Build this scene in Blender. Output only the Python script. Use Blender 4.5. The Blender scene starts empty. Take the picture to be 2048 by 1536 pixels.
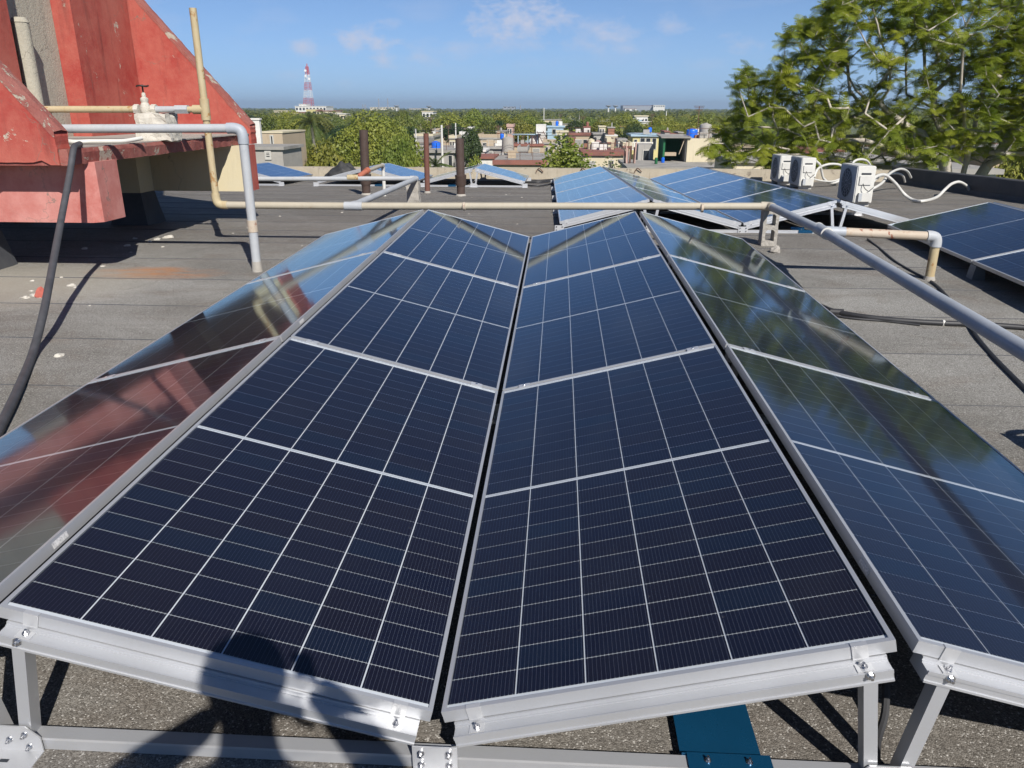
import bpy, bmesh, math, random
from mathutils import Vector, Matrix, noise as mnoise
random.seed(11)
R = math.radians
sc = bpy.context.scene
col = sc.collection

# ---------------------------------------------------------------- camera
CAM = Vector((0.2848516, -1.5990931, 1.4719547))
YAW, PITCH, ROLL, FPX = 0.0572287, -0.3404602, 0.001686, 1555.4869
SL = 0.0240879                       # rise of the roof towards its crest
_f = Vector((-math.sin(YAW)*math.cos(PITCH), math.cos(YAW)*math.cos(PITCH), math.sin(PITCH)))
_r = Vector((math.cos(YAW), math.sin(YAW), 0)); _u = _r.cross(_f)
_R2 = math.cos(ROLL)*_r + math.sin(ROLL)*_u
_U2 = -math.sin(ROLL)*_r + math.cos(ROLL)*_u
cd = bpy.data.cameras.new('camera'); cam = bpy.data.objects.new('camera', cd); col.objects.link(cam)
cam.matrix_world = Matrix(((_R2.x, _U2.x, -_f.x, CAM.x), (_R2.y, _U2.y, -_f.y, CAM.y), (_R2.z, _U2.z, -_f.z, CAM.z), (0, 0, 0, 1)))
cd.sensor_fit = 'HORIZONTAL'; cd.sensor_width = 36; cd.lens = FPX/2048*36
cd.clip_start = 0.02; cd.clip_end = 30000
sc.camera = cam

def ray(px, py):
    return _R2*((px-1024)/FPX) + _U2*((768-py)/FPX) + _f
def atY(px, py, Y):
    d = ray(px, py); return CAM + d*((Y-CAM.y)/d.y)
def atX(px, py, X):
    d = ray(px, py); return CAM + d*((X-CAM.x)/d.x)
Z0, CREST, FALL = -0.15, 7.7, 0.0245
def zr(y):
    return Z0 + (SL*y if y < CREST else SL*CREST - FALL*(y-CREST))
def G(px, py, h=0.0):
    d = ray(px, py); t = 0.5
    while t < 80:
        p = CAM + d*t
        if p.z - h <= zr(p.y): break
        t += 0.01
    return CAM + d*t

# ---------------------------------------------------------------- light
SUN_EL, SUN_AZ = 39.0, -25.5         # light travels towards azimuth SUN_AZ (from +Y, clockwise)
sd = Vector((math.sin(R(SUN_AZ))*math.cos(R(SUN_EL)), math.cos(R(SUN_AZ))*math.cos(R(SUN_EL)), -math.sin(R(SUN_EL))))
sl = bpy.data.lights.new('sun', 'SUN'); so = bpy.data.objects.new('sun', sl); col.objects.link(so)
so.rotation_euler = sd.to_track_quat('-Z', 'Y').to_euler()
so.location = (0, 0, 60)
sl.energy = 4.2; sl.angle = R(0.53); sl.color = (1.0, 0.955, 0.89)

sc.view_settings.view_transform = 'Standard'; sc.view_settings.look = 'None'
sc.view_settings.exposure = 0.55; sc.view_settings.gamma = 1.0; sc.view_settings.use_curve_mapping = False
sc.render.engine = 'CYCLES'
sc.cycles.max_bounces = 8; sc.cycles.transparent_max_bounces = 12; sc.cycles.volume_bounces = 0
sc.cycles.use_adaptive_sampling = True; sc.cycles.adaptive_threshold = 0.02
sc.cycles.diffuse_bounces = 3; sc.cycles.glossy_bounces = 4
sc.cycles.caustics_reflective = False; sc.cycles.caustics_refractive = False

w = bpy.data.worlds.new('World'); sc.world = w; w.use_nodes = True
nt = w.node_tree; nt.nodes.clear()
def N(t, typ, **kw):
    n = t.nodes.new(typ)
    for k, v in kw.items():
        if k.startswith('i_'):
            n.inputs[k[2:].replace('_', ' ')].default_value = v
        else: setattr(n, k, v)
    return n
def math_n(t, op, a, b=None, c=None, clamp=False):
    n = t.nodes.new('ShaderNodeMath'); n.operation = op; n.use_clamp = clamp
    for i, v in enumerate((a, b, c)):
        if v is None: continue
        if isinstance(v, (int, float)): n.inputs[i].default_value = v
        else: t.links.new(v, n.inputs[i])
    return n.outputs[0]
def build_world():
    L = nt.links
    out = N(nt, 'ShaderNodeOutputWorld'); bg = N(nt, 'ShaderNodeBackground')
    bg.inputs['Strength'].default_value = 0.073
    sky = N(nt, 'ShaderNodeTexSky'); sky.sky_type = 'NISHITA'; sky.sun_disc = False
    sky.sun_elevation = R(SUN_EL); sky.sun_rotation = R(180+SUN_AZ)
    sky.altitude = 0; sky.air_density = 0.5; sky.dust_density = 0.0; sky.ozone_density = 5.5
    tc = N(nt, 'ShaderNodeTexCoord'); sx = N(nt, 'ShaderNodeSeparateXYZ')
    L.new(tc.outputs['Generated'], sx.inputs[0])
    X, Y, Z = sx.outputs
    # fair-weather clouds: a thin broken field all round plus the larger puffs seen over the town
    yy = math_n(nt, 'MAXIMUM', Y, 0.05)
    u = math_n(nt, 'DIVIDE', X, yy); v = math_n(nt, 'DIVIDE', Z, yy)
    nz = N(nt, 'ShaderNodeTexNoise'); nz.inputs['Scale'].default_value = 34; nz.inputs['Detail'].default_value = 6; nz.inputs['Roughness'].default_value = 0.62
    mp = N(nt, 'ShaderNodeMapping'); mp.inputs['Scale'].default_value = (1, 1, 2.0)
    L.new(tc.outputs['Generated'], mp.inputs[0]); L.new(mp.outputs[0], nz.inputs['Vector'])
    wob = math_n(nt, 'SUBTRACT', nz.outputs['Fac'], 0.5)
    wob1 = math_n(nt, 'ADD', math_n(nt, 'MULTIPLY', wob, 3.4), 1.0)
    uvv = N(nt, 'ShaderNodeCombineXYZ'); L.new(u, uvv.inputs[0]); L.new(v, uvv.inputs[1])
    total = None
    puffs = [(1035, 38, 78, 30, 1.0), (985, 55, 30, 16, .7), (728, 76, 44, 20, .95), (767, 121, 24, 14, .8), (606, 92, 26, 16, .65),
             (1210, 66, 70, 22, .62), (1185, 92, 42, 14, .5), (1478, 90, 34, 14, .5), (1335, 52, 28, 14, .45), (1245, 98, 34, 14, .45),
             (850, 118, 30, 16, .55), (900, 98, 60, 16, .4), (1035, 90, 55, 12, .5), (690, 170, 16, 8, .4), (580, 150, 30, 10, .35),
             (1420, 130, 40, 10, .3), (1075, 125, 30, 10, .25), (790, 48, 20, 8, .3)]
    for (px, py, rx, ry, op) in puffs:
        d = ray(px, py); u0, v0 = d.x/d.y, d.z/d.y
        sb_ = N(nt, 'ShaderNodeVectorMath', operation='MULTIPLY_ADD'); L.new(uvv.outputs[0], sb_.inputs[0])
        kx, ky = FPX/rx/1.35, FPX/ry/1.35
        sb_.inputs[1].default_value = (kx, ky, 0); sb_.inputs[2].default_value = (-u0*kx, -v0*ky, 0)
        ln = N(nt, 'ShaderNodeVectorMath', operation='LENGTH'); L.new(sb_.outputs[0], ln.inputs[0])
        m = math_n(nt, 'SUBTRACT', wob1, ln.outputs['Value'])
        m = math_n(nt, 'MULTIPLY', m, 0.9*op)
        total = m if total is None else math_n(nt, 'MAXIMUM', total, m)
    front = math_n(nt, 'GREATER_THAN', Y, 0.05)
    total = math_n(nt, 'MULTIPLY', math_n(nt, 'MAXIMUM', total, 0.0), front)
    n2 = N(nt, 'ShaderNodeTexNoise'); n2.inputs['Scale'].default_value = 9; n2.inputs['Detail'].default_value = 7
    m2 = N(nt, 'ShaderNodeMapping'); m2.inputs['Scale'].default_value = (1, 1, 3.2); m2.inputs['Location'].default_value = (3.1, 1.7, 0)
    L.new(tc.outputs['Generated'], m2.inputs[0]); L.new(m2.outputs[0], n2.inputs['Vector'])
    thin = math_n(nt, 'MULTIPLY', math_n(nt, 'SUBTRACT', n2.outputs['Fac'], 0.53), 2.2, clamp=True)
    band = math_n(nt, 'MULTIPLY', thin, 0.42)
    total = math_n(nt, 'MAXIMUM', total, band)
    above = math_n(nt, 'MULTIPLY', Z, 14.0, clamp=True)
    total = math_n(nt, 'MULTIPLY', total, above)
    mixc = N(nt, 'ShaderNodeMix'); mixc.data_type = 'RGBA'
    L.new(math_n(nt, 'MULTIPLY', total, 0.95), mixc.inputs['Factor'])
    veil = N(nt, 'ShaderNodeMix'); veil.data_type = 'RGBA'      # pale moist air low over the land, all round
    vf = math_n(nt, 'MULTIPLY', math_n(nt, 'EXPONENT', math_n(nt, 'MULTIPLY', math_n(nt, 'MAXIMUM', Z, 0.0), -11.0)), 0.9)
    L.new(vf, veil.inputs['Factor']); L.new(sky.outputs[0], veil.inputs[6]); veil.inputs[7].default_value = (2.75, 4.35, 6.8, 1)
    L.new(veil.outputs[2], mixc.inputs[6]); mixc.inputs[7].default_value = (5.4, 5.8, 7.2, 1)
    L.new(mixc.outputs[2], bg.inputs['Color']); L.new(bg.outputs[0], out.inputs[0])
build_world()
w.cycles.sampling_method = 'MANUAL'; w.cycles.sample_map_resolution = 512

# ---------------------------------------------------------------- materials
MATS = {}
def new_mat(name):
    m = bpy.data.materials.new(name); m.use_nodes = True
    t = m.node_tree; t.nodes.clear()
    o = t.nodes.new('ShaderNodeOutputMaterial'); p = t.nodes.new('ShaderNodeBsdfPrincipled')
    t.links.new(p.outputs[0], o.inputs[0])
    MATS[name] = m
    return m, t, p, o
def rgb(t, c):
    n = t.nodes.new('ShaderNodeRGB'); n.outputs[0].default_value = (*c, 1); return n.outputs[0]
def mix(t, fac, a, b, mode='MIX'):
    n = t.nodes.new('ShaderNodeMix'); n.data_type = 'RGBA'; n.blend_type = mode
    for k, v in ((0, fac), (6, a), (7, b)):
        if isinstance(v, (int, float)): n.inputs[k].default_value = v
        elif isinstance(v, tuple): n.inputs[k].default_value = (*v, 1)
        else: t.links.new(v, n.inputs[k])
    return n.outputs[2]
def nz(t, scale, detail=4, rough=.55, vec=None, dist=0.0):
    n = t.nodes.new('ShaderNodeTexNoise'); n.inputs['Scale'].default_value = scale
    n.inputs['Detail'].default_value = detail; n.inputs['Roughness'].default_value = rough; n.inputs['Distortion'].default_value = dist
    if vec is not None: t.links.new(vec, n.inputs['Vector'])
    return n.outputs['Fac']
def ramp(t, fac, lo, hi):
    n = t.nodes.new('ShaderNodeMapRange'); n.inputs[1].default_value = lo; n.inputs[2].default_value = hi
    t.links.new(fac, n.inputs[0]); return n.outputs[0]
def pos(t):
    return t.nodes.new('ShaderNodeNewGeometry').outputs['Position']
def stretch(t, v, s):
    n = t.nodes.new('ShaderNodeMapping'); n.inputs['Scale'].default_value = s
    t.links.new(v, n.inputs[0]); return n.outputs[0]
def bump(t, p, h, strength, dist):
    b = t.nodes.new('ShaderNodeBump'); b.inputs['Strength'].default_value = strength; b.inputs['Distance'].default_value = dist
    t.links.new(h, b.inputs['Height']); t.links.new(b.outputs[0], p.inputs['Normal'])
def orand(t):
    return t.nodes.new('ShaderNodeObjectInfo').outputs['Random']

def plain(name, c, rough=.6, metal=0.0, var=.25, scale=6, bmp=0.0, c2=None):
    m, t, p, o = new_mat(name)
    P = pos(t)
    f = ramp(t, nz(t, scale, 5, .6, P), .3, .7)
    c2 = c2 or tuple(x*(1-var) for x in c)
    t.links.new(mix(t, f, c2, c), p.inputs['Base Color'])
    p.inputs['Roughness'].default_value = rough; p.inputs['Metallic'].default_value = metal
    if bmp: bump(t, p, nz(t, scale*9, 6, .65, P), bmp, .01)
    return m
def weathered(name, c, fade, under, rough=.8, peel=.62, scale=1.0, bmp=.3, dirt=(.12, .11, .1), dirtamt=.35):
    m, t, p, o = new_mat(name)
    P = pos(t)
    big = ramp(t, nz(t, 1.3*scale, 6, .65, P), .35, .7)
    colr = mix(t, big, c, fade)
    fine = ramp(t, nz(t, 9*scale, 7, .72, P), .42, .70)
    n = t.nodes.new('ShaderNodeMath'); n.operation = 'MULTIPLY'; t.links.new(fine, n.inputs[0]); n.inputs[1].default_value = .55
    colr = mix(t, n.outputs[0], colr, fade)
    pe = nz(t, 2.4*scale, 8, .72, P, .4)
    pm = ramp(t, pe, peel, peel+.012)
    colr = mix(t, pm, colr, under)
    streak = nz(t, 3*scale, 5, .6, stretch(t, P, (3, 3, .35)))
    sm = ramp(t, streak, .55, .85)
    n2 = t.nodes.new('ShaderNodeMath'); n2.operation = 'MULTIPLY'; t.links.new(sm, n2.inputs[0]); n2.inputs[1].default_value = dirtamt
    colr = mix(t, n2.outputs[0], colr, dirt)
    if name.startswith('red_paint') or name in ('cream_wall', 'grey_render'):      # hairline cracks in the plaster
        vo = t.nodes.new('ShaderNodeTexVoronoi'); vo.feature = 'DISTANCE_TO_EDGE'; vo.inputs['Scale'].default_value = 1.5
        wv = t.nodes.new('ShaderNodeVectorMath'); wv.operation = 'ADD'
        nn = t.nodes.new('ShaderNodeTexNoise'); nn.inputs['Scale'].default_value = 5; nn.inputs['Detail'].default_value = 5; t.links.new(P, nn.inputs['Vector'])
        ns = t.nodes.new('ShaderNodeVectorMath'); ns.operation = 'SCALE'; ns.inputs['Scale'].default_value = .35; t.links.new(nn.outputs['Color'], ns.inputs[0])
        t.links.new(P, wv.inputs[0]); t.links.new(ns.outputs[0], wv.inputs[1]); t.links.new(wv.outputs[0], vo.inputs['Vector'])
        ck = math_n(t, 'MULTIPLY', math_n(t, 'LESS_THAN', vo.outputs['Distance'], .0045), ramp(t, nz(t, 1.1, 3, .5, P), .48, .6))
        colr = mix(t, math_n(t, 'MULTIPLY', ck, .75), colr, tuple(x*.35 for x in under))
    t.links.new(colr, p.inputs['Base Color']); p.inputs['Roughness'].default_value = rough
    p.inputs['Specular IOR Level'].default_value = .25
    hh = math_n(t, 'SUBTRACT', nz(t, 30*scale, 6, .7, P), math_n(t, 'MULTIPLY', pm, .5))
    bump(t, p, hh, bmp, .012)
    return m

def mat_roof():
    m, t, p, o = new_mat('bitumen_membrane')
    P = pos(t)
    big = ramp(t, nz(t, .6, 7, .66, stretch(t, P, (.8, 1.15, 1)), .6), .36, .66)
    base = mix(t, big, (.15, .143, .130), (.255, .250, .235))
    brown = ramp(t, nz(t, 1.9, 8, .7, stretch(t, P, (.75, 1.3, 1)), .8), .5, .68)
    base = mix(t, math_n(t, 'MULTIPLY', brown, .75), base, (.155, .132, .112))
    # older, browner membrane near the front edge and beyond the crest; dustier grey in between
    sp_ = t.nodes.new('ShaderNodeSeparateXYZ'); t.links.new(P, sp_.inputs[0])
    wv = math_n(t, 'ADD', sp_.outputs[1], math_n(t, 'MULTIPLY', math_n(t, 'SUBTRACT', nz(t, .5, 4, .6, P), .5), 3.0))
    zone = math_n(t, 'MAXIMUM', ramp(t, wv, 6.4, 8.2), ramp(t, wv, 1.9, .5))
    base = mix(t, math_n(t, 'MULTIPLY', zone, .50), base, (.108, .092, .078))
    tone = math_n(t, 'MULTIPLY', math_n(t, 'SUBTRACT', orand(t), .5), .5)
    hv = t.nodes.new('ShaderNodeHueSaturation'); t.links.new(math_n(t, 'ADD', 1.0, math_n(t, 'MULTIPLY', tone, .22)), hv.inputs['Value']); t.links.new(base, hv.inputs['Color'])
    base = hv.outputs[0]
    streak = ramp(t, nz(t, 3.0, 5, .6, stretch(t, P, (.5, 7, 1))), .55, .8)
    base = mix(t, math_n(t, 'MULTIPLY', streak, .26), base, (.40, .385, .355))
    stain = ramp(t, nz(t, .9, 5, .6, P, 1.2), .60, .66)
    base = mix(t, math_n(t, 'MULTIPLY', stain, .38), base, (.12, .108, .095))
    # mineral granules
    vo = t.nodes.new('ShaderNodeTexVoronoi'); vo.inputs['Scale'].default_value = 230; t.links.new(P, vo.inputs['Vector'])
    sp = t.nodes.new('ShaderNodeSeparateColor'); t.links.new(vo.outputs['Color'], sp.inputs[0])
    g = sp.outputs[0]
    dark = mix(t, ramp(t, g, 0, 1), (.48, .46, .43), (1.6, 1.6, 1.58))
    base = mix(t, .85, base, dark, 'MULTIPLY')
    glint = ramp(t, sp.outputs[1], .93, .97)
    base = mix(t, math_n(t, 'MULTIPLY', glint, .55), base, (.62, .60, .56))
    # rust bleed below the pipe and cement dust by the red structure
    sx = t.nodes.new('ShaderNodeSeparateXYZ'); t.links.new(P, sx.inputs[0])
    dx = math_n(t, 'DIVIDE', math_n(t, 'SUBTRACT', sx.outputs[0], -3.55), .75)
    dy = math_n(t, 'DIVIDE', math_n(t, 'SUBTRACT', sx.outputs[1], 5.55), .32)
    rr = math_n(t, 'SUBTRACT', 1.0, math_n(t, 'ADD', math_n(t, 'MULTIPLY', dx, dx), math_n(t, 'MULTIPLY', dy, dy)), clamp=True)
    rn = ramp(t, nz(t, 2.6, 6, .65, stretch(t, P, (.8, 2.4, 1))), .36, .62)
    base = mix(t, math_n(t, 'MULTIPLY', math_n(t, 'MULTIPLY', rr, rn), 1.0, clamp=True), base, (.40, .17, .055))
    ex = math_n(t, 'DIVIDE', math_n(t, 'SUBTRACT', sx.outputs[0], -4.7), 1.5)
    ey = math_n(t, 'DIVIDE', math_n(t, 'SUBTRACT', sx.outputs[1], 5.0), 1.0)
    ee = math_n(t, 'SUBTRACT', 1.0, math_n(t, 'ADD', math_n(t, 'MULTIPLY', ex, ex), math_n(t, 'MULTIPLY', ey, ey)), clamp=True)
    base = mix(t, math_n(t, 'MULTIPLY', ee, .6), base, (.40, .37, .30))
    t.links.new(base, p.inputs['Base Color'])
    p.inputs['Roughness'].default_value = .82; p.inputs['Specular IOR Level'].default_value = .35
    hgt = math_n(t, 'ADD', math_n(t, 'MULTIPLY', vo.outputs['Distance'], -1.0), math_n(t, 'MULTIPLY', nz(t, 18, 5, .6, P), 1.5))
    bump(t, p, hgt, .55, .004)
    return m
mat_roof()

def mat_metal(name, c, rough, metal, var=.12, aniso=0):
    m, t, p, o = new_mat(name)
    P = pos(t)
    f = ramp(t, nz(t, 3.5, 6, .65, P), .3, .75)
    t.links.new(mix(t, f, c, tuple(x*(1-var) for x in c)), p.inputs['Base Color'])
    rn = math_n(t, 'ADD', rough-.06, math_n(t, 'MULTIPLY', nz(t, 14, 5, .6, P), .16))
    t.links.new(rn, p.inputs['Roughness']); p.inputs['Metallic'].default_value = metal
    bump(t, p, nz(t, 60, 4, .6, P), .03, .002)
    return m
mat_metal('aluminium', (.56, .57, .59), .40, .55)
mat_metal('aluminium_bright', (.64, .645, .655), .36, .5)
mat_metal('bolt_steel', (.62, .62, .63), .25, 1.0)
mat_metal('blue_sheet', (.008, .085, .19), .26, .5, .25)
mat_metal('grey_pipe', (.39, .42, .46), .5, 0.0, .25)
mat_metal('dark_iron', (.05, .035, .03), .6, .2, .4)

def mat_cell():
    m, t, p, o = new_mat('silicon_cell')
    uv = t.nodes.new('ShaderNodeUVMap').outputs[0]
    sx = t.nodes.new('ShaderNodeSeparateXYZ'); t.links.new(uv, sx.inputs[0])
    fr = math_n(t, 'ABSOLUTE', math_n(t, 'SUBTRACT', math_n(t, 'FRACT', math_n(t, 'MULTIPLY', sx.outputs[0], 16.0)), .5))
    line = math_n(t, 'LESS_THAN', fr, .026)
    ve = math_n(t, 'ABSOLUTE', math_n(t, 'SUBTRACT', sx.outputs[1], .5))
    pad = math_n(t, 'MULTIPLY', math_n(t, 'LESS_THAN', fr, .05), math_n(t, 'GREATER_THAN', ve, .462))
    r = orand(t)
    c = mix(t, r, (.0046, .0054, .0165), (.0078, .0058, .0120))
    c = mix(t, math_n(t, 'GREATER_THAN', r, .86), c, (.0045, .008, .021))
    c = mix(t, math_n(t, 'MULTIPLY', line, .45), c, (.20, .22, .28))
    c = mix(t, math_n(t, 'MULTIPLY', pad, .7), c, (.45, .48, .53))
    t.links.new(c, p.inputs['Base Color']); p.inputs['Roughness'].default_value = .45; p.inputs['Specular IOR Level'].default_value = .3
mat_cell()
def mat_far_cells():
    # distant modules: six columns and 24 rows of cells under glass, too small to pick apart
    m, t, p, o = new_mat('cell_sheet')
    uv = t.nodes.new('ShaderNodeUVMap').outputs[0]
    sx = t.nodes.new('ShaderNodeSeparateXYZ'); t.links.new(uv, sx.inputs[0])
    def grid(s, n, wd):
        f = math_n(t, 'ABSOLUTE', math_n(t, 'SUBTRACT', math_n(t, 'FRACT', math_n(t, 'MULTIPLY', s, n)), .5))
        return math_n(t, 'GREATER_THAN', f, .5-wd)
    gu = grid(sx.outputs[0], 6.0, .013); gv = grid(sx.outputs[1], 24.0, .012)
    mid = math_n(t, 'LESS_THAN', math_n(t, 'ABSOLUTE', math_n(t, 'SUBTRACT', sx.outputs[1], .5)), .0035)
    g = math_n(t, 'MAXIMUM', math_n(t, 'MAXIMUM', gu, math_n(t, 'MULTIPLY', gv, .6)), mid)
    cu = math_n(t, 'FLOOR', math_n(t, 'MULTIPLY', sx.outputs[0], 6.0)); cv = math_n(t, 'FLOOR', math_n(t, 'MULTIPLY', sx.outputs[1], 24.0))
    wn = t.nodes.new('ShaderNodeTexWhiteNoise'); wn.noise_dimensions = '2D'
    cb = t.nodes.new('ShaderNodeCombineXYZ'); t.links.new(cu, cb.inputs[0]); t.links.new(cv, cb.inputs[1]); t.links.new(cb.outputs[0], wn.inputs['Vector'])
    c = mix(t, wn.outputs['Value'], (.012, .017, .050), (.018, .022, .060))
    c = mix(t, g, c, (.62, .66, .72))
    t.links.new(c, p.inputs['Base Color']); p.inputs['Roughness'].default_value = .5
mat_far_cells()
def mat_glass():
    m = bpy.data.materials.new('module_glass'); m.use_nodes = True; MATS['module_glass'] = m
    t = m.node_tree; t.nodes.clear()
    o = t.nodes.new('ShaderNodeOutputMaterial'); tr = t.nodes.new('ShaderNodeBsdfTransparent'); tr.inputs[0].default_value = (.93, .95, .96, 1)
    gl = t.nodes.new('ShaderNodeBsdfGlossy'); gl.inputs['Roughness'].default_value = .07; gl.inputs['Color'].default_value = (.80, .93, 1, 1)
    ge = t.nodes.new('ShaderNodeNewGeometry'); dt = t.nodes.new('ShaderNodeVectorMath'); dt.operation = 'DOT_PRODUCT'
    t.links.new(ge.outputs['Normal'], dt.inputs[0]); t.links.new(ge.outputs['Incoming'], dt.inputs[1])
    c1 = math_n(t, 'SUBTRACT', 1.0, math_n(t, 'ABSOLUTE', dt.outputs['Value']), clamp=True)
    frs = math_n(t, 'ADD', .040, math_n(t, 'MULTIPLY', math_n(t, 'POWER', c1, 4.7), .96))
    mx = t.nodes.new('ShaderNodeMixShader')
    t.links.new(frs, mx.inputs[0]); t.links.new(tr.outputs[0], mx.inputs[1]); t.links.new(gl.outputs[0], mx.inputs[2])
    P = pos(t)
    b = t.nodes.new('ShaderNodeBump'); b.inputs['Strength'].default_value = .02; b.inputs['Distance'].default_value = .01
    t.links.new(nz(t, 5, 3, .5, P), b.inputs['Height']); t.links.new(b.outputs[0], gl.inputs['Normal'])
    dust = nz(t, 7, 6, .6, P)
    df = t.nodes.new('ShaderNodeBsdfDiffuse'); df.inputs[0].default_value = (.42, .39, .34, 1)
    mx2 = t.nodes.new('ShaderNodeMixShader'); spots = ramp(t, nz(t, 38, 3, .5, P), .735, .76)
    t.links.new(math_n(t, 'ADD', math_n(t, 'MULTIPLY', ramp(t, nz(t, 1.6, 6, .62, P), .35, .8), .006), math_n(t, 'MULTIPLY', spots, .05)), mx2.inputs[0])
    t.links.new(mx.outputs[0], mx2.inputs[1]); t.links.new(df.outputs[0], mx2.inputs[2]); t.links.new(mx2.outputs[0], o.inputs[0])
    t.links.new(math_n(t, 'ADD', .045, math_n(t, 'MULTIPLY', dust, .05)), gl.inputs['Roughness'])
mat_glass()
plain('backsheet', (.62, .64, .68), .5, var=.04)
plain('ribbon', (.45, .48, .53), .4, .3, var=.1)
plain('white_plastic', (.62, .61, .57), .45, var=.12, scale=5)
plain('white_metal', (.64, .63, .585), .45, var=.1, scale=5)
plain('fan_dark', (.03, .035, .045), .6)
plain('ac_front', (.42, .44, .46), .5, var=.1)
plain('black_rubber', (.035, .035, .038), .55, var=.35, scale=10)
plain('hose_rubber', (.075, .075, .082), .6, var=.35, scale=14)
plain('sticker', (.78, .78, .78), .5, c2=(.35, .35, .36), scale=150)
plain('tank_blue', (.012, .15, .75), .4, var=.2)
plain('tank_black', (.02, .02, .022), .5)
plain('plastic_grey', (.16, .17, .18), .5)
plain('orange_plastic', (.45, .15, .09), .55)
plain('tarp', (.045, .045, .045), .7, var=.5, scale=8, bmp=.4)
plain('skin', (.42, .24, .16), .5, var=.08)
plain('dark_cloth', (.03, .03, .036), .85, var=.3, scale=30)
plain('denim', (.04, .06, .12), .85, var=.3, scale=30)
plain('hair', (.015, .011, .009), .6)
plain('tan_cloth', (.35, .24, .14), .8)
weathered('red_paint', (.335, .052, .042), (.44, .135, .10), (.46, .40, .32), .82, .63, 1.0, .35, (.13, .04, .034), .75)
weathered('red_paint_faded', (.40, .115, .095), (.56, .27, .235), (.5, .44, .37), .85, .66, 1.0, .3, (.2, .07, .06), .35)
weathered('red_paint_worn', (.24, .058, .048), (.35, .145, .12), (.42, .36, .29), .85, .575, 1.5, .6, (.14, .06, .05), .55)
weathered('cream_wall', (.58, .49, .30), (.56, .50, .35), (.6, .56, .48), .85, .7, 1.0, .2, (.25, .2, .12), .3)
weathered('grey_render', (.36, .33, .27), (.44, .41, .33), (.26, .24, .2), .92, .66, 1.2, .8, (.17, .155, .13), .45)
weathered('concrete', (.32, .30, .27), (.39, .365, .325), (.32, .3, .27), .9, .64, 2.0, .6, (.2, .19, .17), .5)
weathered('parapet_render', (.36, .31, .235), (.46, .41, .32), (.24, .2, .16), .9, .6, 2.0, .6, (.17, .14, .11), .7)
weathered('white_cement', (.52, .49, .42), (.58, .55, .49), (.4, .37, .31), .9, .62, 3.0, .6, (.4, .36, .3), .4)
weathered('dark_bitumen', (.055, .058, .066), (.085, .086, .09), (.12, .115, .11), .75, .7, 2.0, .4)
weathered('yellow_pipe', (.42, .34, .20), (.47, .40, .26), (.34, .19, .075), .55, .57, 2.5, .15, (.30, .16, .06), .8)
weathered('cream_pipe', (.38, .34, .265), (.43, .39, .31), (.36, .26, .16), .55, .66, 2.5, .15, (.34, .28, .2), .6)
weathered('galvanised_pipe', (.36, .38, .40), (.44, .45, .46), (.28, .11, .06), .5, .67, 3.0, .12, (.36, .33, .28), .5)
weathered('rust_pipe', (.44, .36, .27), (.50, .43, .35), (.26, .07, .035), .55, .585, 5.0, .3, (.40, .24, .12), .7)
weathered('vent_iron', (.065, .042, .034), (.085, .062, .054), (.11, .1, .09), .62, .7, 4.0, .2, (.03, .025, .022), .5)
weathered('vent_brown', (.13, .055, .04), (.16, .075, .058), (.2, .15, .12), .62, .7, 4.0, .2, (.07, .035, .03), .5)
weathered('bark', (.36, .32, .27), (.46, .42, .36), (.22, .19, .16), .9, .6, 2.0, .5, (.15, .13, .1), .5)

def mat_leaf(name, c, c2, trans=.35, objvar=.35):
    m, t, p, o = new_mat(name)
    P = pos(t)
    f = ramp(t, nz(t, .9, 3, .6, P), .3, .7)
    base = mix(t, f, c, c2)
    hv = t.nodes.new('ShaderNodeHueSaturation'); t.links.new(base, hv.inputs['Color'])
    r = orand(t)
    t.links.new(math_n(t, 'ADD', 1-objvar/2, math_n(t, 'MULTIPLY', r, objvar)), hv.inputs['Value'])
    t.links.new(math_n(t, 'ADD', .472, math_n(t, 'MULTIPLY', math_n(t, 'FRACT', math_n(t, 'MULTIPLY', r, 7.31)), .046)), hv.inputs['Hue'])
    t.links.new(hv.outputs[0], p.inputs['Base Color']); p.inputs['Roughness'].default_value = .5; p.inputs['Specular IOR Level'].default_value = .35
    tb = t.nodes.new('ShaderNodeBsdfTranslucent'); t.links.new(mix(t, .5, hv.outputs[0], (.16, .22, .02)), tb.inputs[0])
    mx = t.nodes.new('ShaderNodeMixShader'); mx.inputs[0].default_value = trans
    t.links.new(p.outputs[0], mx.inputs[1]); t.links.new(tb.outputs[0], mx.inputs[2]); t.links.new(mx.outputs[0], o.inputs[0])
mat_leaf('leaf_feather', (.17, .27, .034), (.36, .42, .05), .5)
mat_leaf('leaf_mango', (.155, .205, .036), (.33, .34, .062), .42, .3)
mat_leaf('leaf_green', (.115, .165, .036), (.235, .262, .058), .42, .6)
mat_leaf('leaf_dark', (.032, .062, .020), (.065, .098, .030), .3)
mat_leaf('leaf_palm', (.060, .100, .030), (.15, .17, .05), .3)
mat_leaf('leaf_pale', (.12, .16, .06), (.26, .28, .16), .3)
plain('ground_mix', (.16, .17, .085), .95, c2=(.07, .095, .035), scale=.05)
for nm, c in dict(wall_white=(.78, .76, .71), wall_cream=(.70, .62, .44), wall_grey=(.42, .40, .37), wall_tan=(.52, .42, .30), wall_blue=(.42, .56, .66), wall_pink=(.60, .40, .34),
                  wall_yellow=(.72, .64, .30), wall_green=(.03, .16, .07), wall_brick=(.34, .17, .11)).items():
    c = tuple(x*.78 for x in c)
    weathered(nm, c, tuple(min(.8, x*1.1) for x in c), tuple(x*.6 for x in c), .9, .72, .6, .2, tuple(x*.45 for x in c), .5)
plain('roof_slab', (.36, .34, .31), .95, c2=(.22, .21, .19), scale=.8)
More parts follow.
